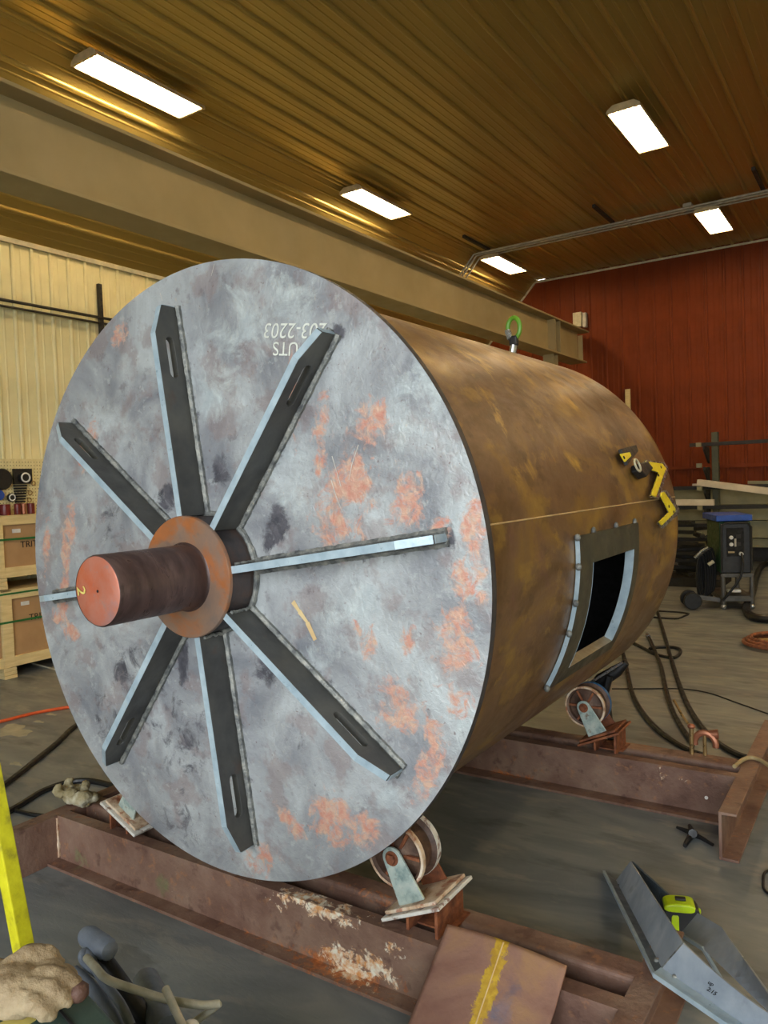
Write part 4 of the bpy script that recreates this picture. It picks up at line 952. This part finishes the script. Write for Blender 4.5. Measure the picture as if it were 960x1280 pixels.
B().tube(sm([(-1.62, 9.56, .66), (-1.62, 9.5, .55), (-1.66, 9.48, .38), (-1.78, 9.5, .2), (-1.84, 9.52, .12)], 6), .014, 8).obj('lead', M['hose'], wm, smooth=True)
for x, g_ in ((-1.80, 0), (-1.52, 0)): B().ball((x, 9.63, .43), .012, seg=8).obj('foot', M['black'], wm)

wc.rotation_euler = (0, 0, math.radians(22)); wm.rotation_euler = (0, 0, math.radians(22))
# ------------------------------------------------------------------ rack and stock along the far wall
M['rackp'] = plain('rack_green', (84,86,64), .6)
rk = thing('cantilever_rack', (-2.50, 13.9, 0), 'dark green steel cantilever rack post with short arms against the red wall', 'rack')
B().span((-2.56, 13.86, 0), (-2.46, 13.98, 2.26)).obj('post', M['rackp'], rk, bevel=.004)
for x in (.9, 4.2): B().span((x, 13.86, 0), (x+.1, 13.98, 2.26)).obj('post', M['stock'], rk, bevel=.004)
for x in (-2.62, .85, 4.15):
    for z_ in (2.02, 1.68, 1.30, .98, .55):
        B().prism([(x, 13.86, z_), (x, 13.86, z_-.28), (x, 13.78, z_-.26), (x, 13.45, z_-.05), (x, 13.45, z_)], (.03, 0, 0)).obj('arm', M['darkst'], rk)
        B().box((x-.06, 13.45, z_+.03), (.08, .05, .07)).obj('arm_stop', M['stock'], rk)
for z_, y_, xa, nm, mt, lb in ((2.055, 13.6, -2.85, 'steel_bar', 'darkst', 'dark bar on the top rack arms against the red wall'), (1.34, 13.7, -4.6, 'steel_bar', 'darkst', 'dark bar under the white boards on the rack'), (1.015, 13.55, -4.6, 'steel_bar', 'darkst', 'dark bar along the middle of the rack, above the welder')):
    o = B().span((xa, y_-.03, z_-.03), (5.5, y_+.03, z_+.03)).obj(nm, M[mt], None, bevel=.004); tag(o, lb, 'bar')
def board(a, c, w, h, label, mat='lumber', name='white_board'):
    return tag(B().bar(a, c, w, h).obj(name, M[mat], None, bevel=.003), label, 'board')
board(G(873,603,1,13.5), G(985,617,1,13.3), .14, .10, 'long white-painted board sloping down to the right on the rack')
board(G(866,606,1,13.62), G(905,606,1,13.62), .08, .035, 'thin white board end poking out left on the rack')
board(G(835,628,1,13.5), G(893,628,1,13.5), .10, .10, 'short white-painted board end on the lower rack arm')
board(G(935,603,1,13.9), G(990,603,1,13.9), .08, .05, 'pale board behind the sloping one at the right edge', 'stock', 'pale_board')
def ibeam(y, z0, z1, xa, xb, label, mat='stock', d=.14):
    t = thing('stored_beam', ((xa+xb)/2, y, z0), label, 'beam', 'stored steel beams along the far wall')
    B().span((xa, y-d/2, z0), (xb, y+d/2, z0+.02)).obj('flange', M[mat], t); B().span((xa, y-d/2, z1-.02), (xb, y+d/2, z1)).obj('flange', M[mat], t); B().span((xa, y-.01, z0+.02), (xb, y+.01, z1-.02)).obj('web', M[mat], t)
    return t
ibeam(14.3, 1.03, 1.33, -5.0, 5.0, 'top stored beige beam behind the white boards')
ibeam(14.3, .76, 1.02, -5.0, 5.0, 'second stored beige beam, below the middle bar')
ibeam(14.3, .46, .745, -5.0, 5.0, 'third stored beige beam behind the welder')
b4 = ibeam(14.3, .30, .44, -5.0, 5.0, 'lowest bluish stored beam just above the floor')
for ch_ in b4.children: pass
for x in (-4.5, -1.2, 3.0):
    b_ = tag(B().span((x-.08, 13.7, 0), (x+.08, 14.5, .295)).obj('timber_block', M['darkst'], None), 'dark block under the '+('left end' if x < -4 else 'middle' if x < 0 else 'right end')+' of the stored beams', 'block', 'blocks under the stored beams')
tag(B().add([(-5.2,14.80,0),(5.2,14.80,0),(5.2,14.86,1.35),(-5.2,14.86,1.35),(-5.2,14.82,0),(5.2,14.82,0),(5.2,14.88,1.35),(-5.2,14.88,1.35)],[(0,1,2,3),(7,6,5,4),(0,4,5,1),(1,5,6,2),(2,6,7,3),(3,7,4,0)]).obj('dark_backing', M['darkst']), 'dark backing sheet added on the red wall to darken the gaps behind the stored beams', 'sheet')  # added dark backing, fills the gaps between the stored beams with darkness
# dark heap of scrap between the drum and the welder
random.seed(21)
for k in range(16):
    x = -2.45+random.uniform(-.18, .18); y = 11.65+random.uniform(-.12, .12); z_ = .148+.05*k
    a = random.random()*PI; d = Vector((math.cos(a), math.sin(a)*.6, 0))*random.uniform(.2, .42)
    o = B().bar(Vector((x, y, z_))-d, Vector((x, y, z_))+d, .07, .05).obj('scrap_piece', M['black'] if k % 3 else M['darkst'], None, bevel=.004)
    tag(o, 'dark steel scrap piece in the heap behind the welder', 'scrap', 'dark scrap heap behind the welder')
tag(B().span((-2.9, 11.3, 0), (-2.0, 12.1, .12)).obj('scrap_tray', M['darkst']), 'dark low tray under the scrap heap', 'tray')
tag(B().bar(Q(846,706,.03), Q(855,706,.03), .1, .05).obj('metal_offcut', M['chrome'], None), 'small bright metal offcut at the foot of the drum edge', 'offcut')
tag(B().bar(Vector((-4.19, 14.72, 0)), Vector((-4.21, 14.86, 3.22)), .09, .04, up=(0,-1,0)).obj('wooden_stick', M['wood']), 'tall wooden board standing against the red wall behind the drum', 'board')

# ------------------------------------------------------------------ crates at the left wall
XC = -6.6
def crate(z0, z1, ya, yb, label, post_y, cut):
    t = thing('wooden_crate', (XC-.35, (ya+yb)/2, z0), label, 'crate', 'pine crates stacked by the cream wall')
    x = XC; zb_ = z0+.10
    B().span((x-.66, ya+.03, zb_+.02), (x-.03, yb-.03, z1-.02)).obj('cardboard_box', M['card'], t)
    for p_ in post_y: B().span((x-.035, p_-.05, zb_), (x, p_+.05, z1)).obj('post', M['wood'], t, bevel=.003)
    ps = sorted(post_y)
    for i in range(len(ps)-1):
        B().span((x-.03, ps[i]+.05, z1-.085), (x-.004, ps[i+1]-.05, z1)).obj('top_rail', M['wood'], t, bevel=.003)
        B().span((x-.03, ps[i]+.05, zb_), (x-.004, ps[i+1]-.05, zb_+.09)).obj('bottom_rail', M['wood'], t, bevel=.003)
    for p_ in post_y:
        for k in range(3): B().span((x-.7, p_-.06, z0+.033*k+.001), (x+.01-.004*k, p_+.06, z0+.033*(k+1)-.002)).obj('foot_block', M['wood'], t, bevel=.002)
    for yy in (ya, yb): B().span((x-.68, yy-.01, zb_), (x-.04, yy+.01, z1)).obj('end_board', M['wood'], t)
    B().span((x-.68, ya, z1-.012), (x, yb, z1)).obj('lid', M['wood'], t)
    zs = z0+.55*(z1-z0)+.06 if cut else z0+.66*(z1-z0)
    B().span((x-.002, ya, zs), (x+.004, yb, zs+.018)).obj('strap', M['strap'], t)
    for i in range(len(ps)-1):
        yl = ps[i]+.10
        B().span((x-.032, yl+.05, z1-.16), (x-.027, yl+.13, z1-.125)).obj('paper_label', M['paper'], t)
        text_obj('printed_text', 'TRITAN', .082, M['ink_and_shade'], lambda a, c_, w: (x-.026+w, yl+.12+a, zs-.075+c_ if not cut else zs-.01+c_), t)
    return t
c1 = crate(0, .79, 2.9, 5.2, 'lower pine crate with cardboard box and green strap, standing on the floor', [2.95, 3.815, 4.75, 5.15], True)
c2 = crate(.80, 1.455, 2.9, 5.2, 'upper pine crate with cardboard box and green strap, on the lower one', [2.95, 3.77, 4.75, 5.15], False)
B().span((XC+.0, 2.9, .80-.05), (XC+.006, 5.2, .80-.035)).obj('strap', M['strap'], c1)
# tool wall and parts above the crates
pb = thing('pegboard', (XL+.3, 4.2, 1.46), 'cream pegboard panel holding small parts on top of the crates', 'pegboard')
px_ = XC-.35
B().span((px_-.02, 3.0, 1.455), (px_, 4.9, 1.98)).obj('board', M['peg'], pb)
holes = B()
for i in range(60):
    for j in range(15): holes.box((px_+.001, 3.05+i*.03, 1.50+j*.032), (.002, .007, .007))
holes.obj('peg_holes', M['ink_and_shade'], pb, kind='stuff')
def PX(px, py, x=px_+.03): return G(px, py, 0, x)
def disc_item(name, px, py, r, mat, label, cat, ring=None, th=.05):
    c = PX(px, py); t = thing(name, c, label, cat)
    B().lathe([(0, -th/2), (r*.9, -th/2), (r, -th/4), (r, th/4), (r*.9, th/2), (0, th/2)], c, 'x', 28).obj('body', mat, t, smooth=True)
    if ring: B().tube([c+Vector((th/2+.005, r*ring*math.cos(a), r*ring*math.sin(a))) for a in np.linspace(0, 2*PI, 25)], r*.14, 8, False).obj('ring', M['paper'], t, smooth=True)
    return t
disc_item('black_wheel', 2, 599, .10, M['black'], 'large plain black round wheel on the pegboard', 'wheel')
disc_item('ringed_cap', 30, 597, .055, M['black'], 'round black cap with a thick white ring on the pegboard', 'cap', .75)
disc_item('small_gauge', 14, 622, .04, M['darkst'], 'small round gauge with a pale arc on the pegboard', 'gauge', .7, .03)
disc_item('blue_spool', -2, 619, .05, M['mblue'], 'blue spool at the left edge of the pegboard', 'spool', None)
t = thing('socket_rack', PX(27, 612), 'tapered black rack of ribbed slots below the white-ringed cap', 'rack')
a = PX(16, 590, px_+.01); c = PX(40, 602, px_+.01); B().span((px_+.001, a.y, c.z-.02), (px_+.02, c.y, a.z+.03)).obj('back', M['black'], t)
for k in range(9):
    yy = 604+k*3.3; w0 = PX(18+k*.4, yy, px_+.03); w1 = PX(34-k*.35, yy, px_+.03)
    B().span((px_+.002, w0.y, w0.z-.009), (px_+.035, w1.y, w0.z+.008)).obj('rib', M['black'] if k % 2 == 0 else M['darkst'], t)
for i, (q, w) in enumerate([((6, 639), .05), ((22, 642), .03), ((30, 643), .026), ((39, 642), .034), ((-6, 640), .03)]):
    p = G(*q, 0, XC-.2); o = B().cyl((p.x, p.y, 1.456), (p.x, p.y, 1.456+.10), w, 16).obj('red_cup', M['redcup'] if i != 2 else M['copper'], None, bevel=.004)
    tag(o, ['widest dark red can at the left of the row on the crate', 'second dark red cup from the left on the crate', 'copper brown cup in the row on the crate', 'rightmost dark red cup on the crate by the drum', 'dark red cup at the photo edge on the crate'][i], 'cup', 'cups in a row on the upper crate')
for i, (q, lb) in enumerate([((41,604), 'brass hook fitting, topmost beside the ringed cap'), ((37,616), 'brass ring fitting, middle of the pegboard'), ((36,625), 'brass ring fitting, lowest on the pegboard')]):
    p = PX(*q); t = thing('brass_fitting', p, lb, 'fitting')
    B().tube([p+Vector((.01, .02*math.cos(a), .02*math.sin(a))) for a in np.linspace(0, 2*PI, 17)], .005, 6, False).obj('ring', M['brass'], t, smooth=True)
    B().cyl(p+Vector((-.03, 0, .02)), p+Vector((.012, 0, .02)), .004, 8).obj('peg', M['darkst'], t)
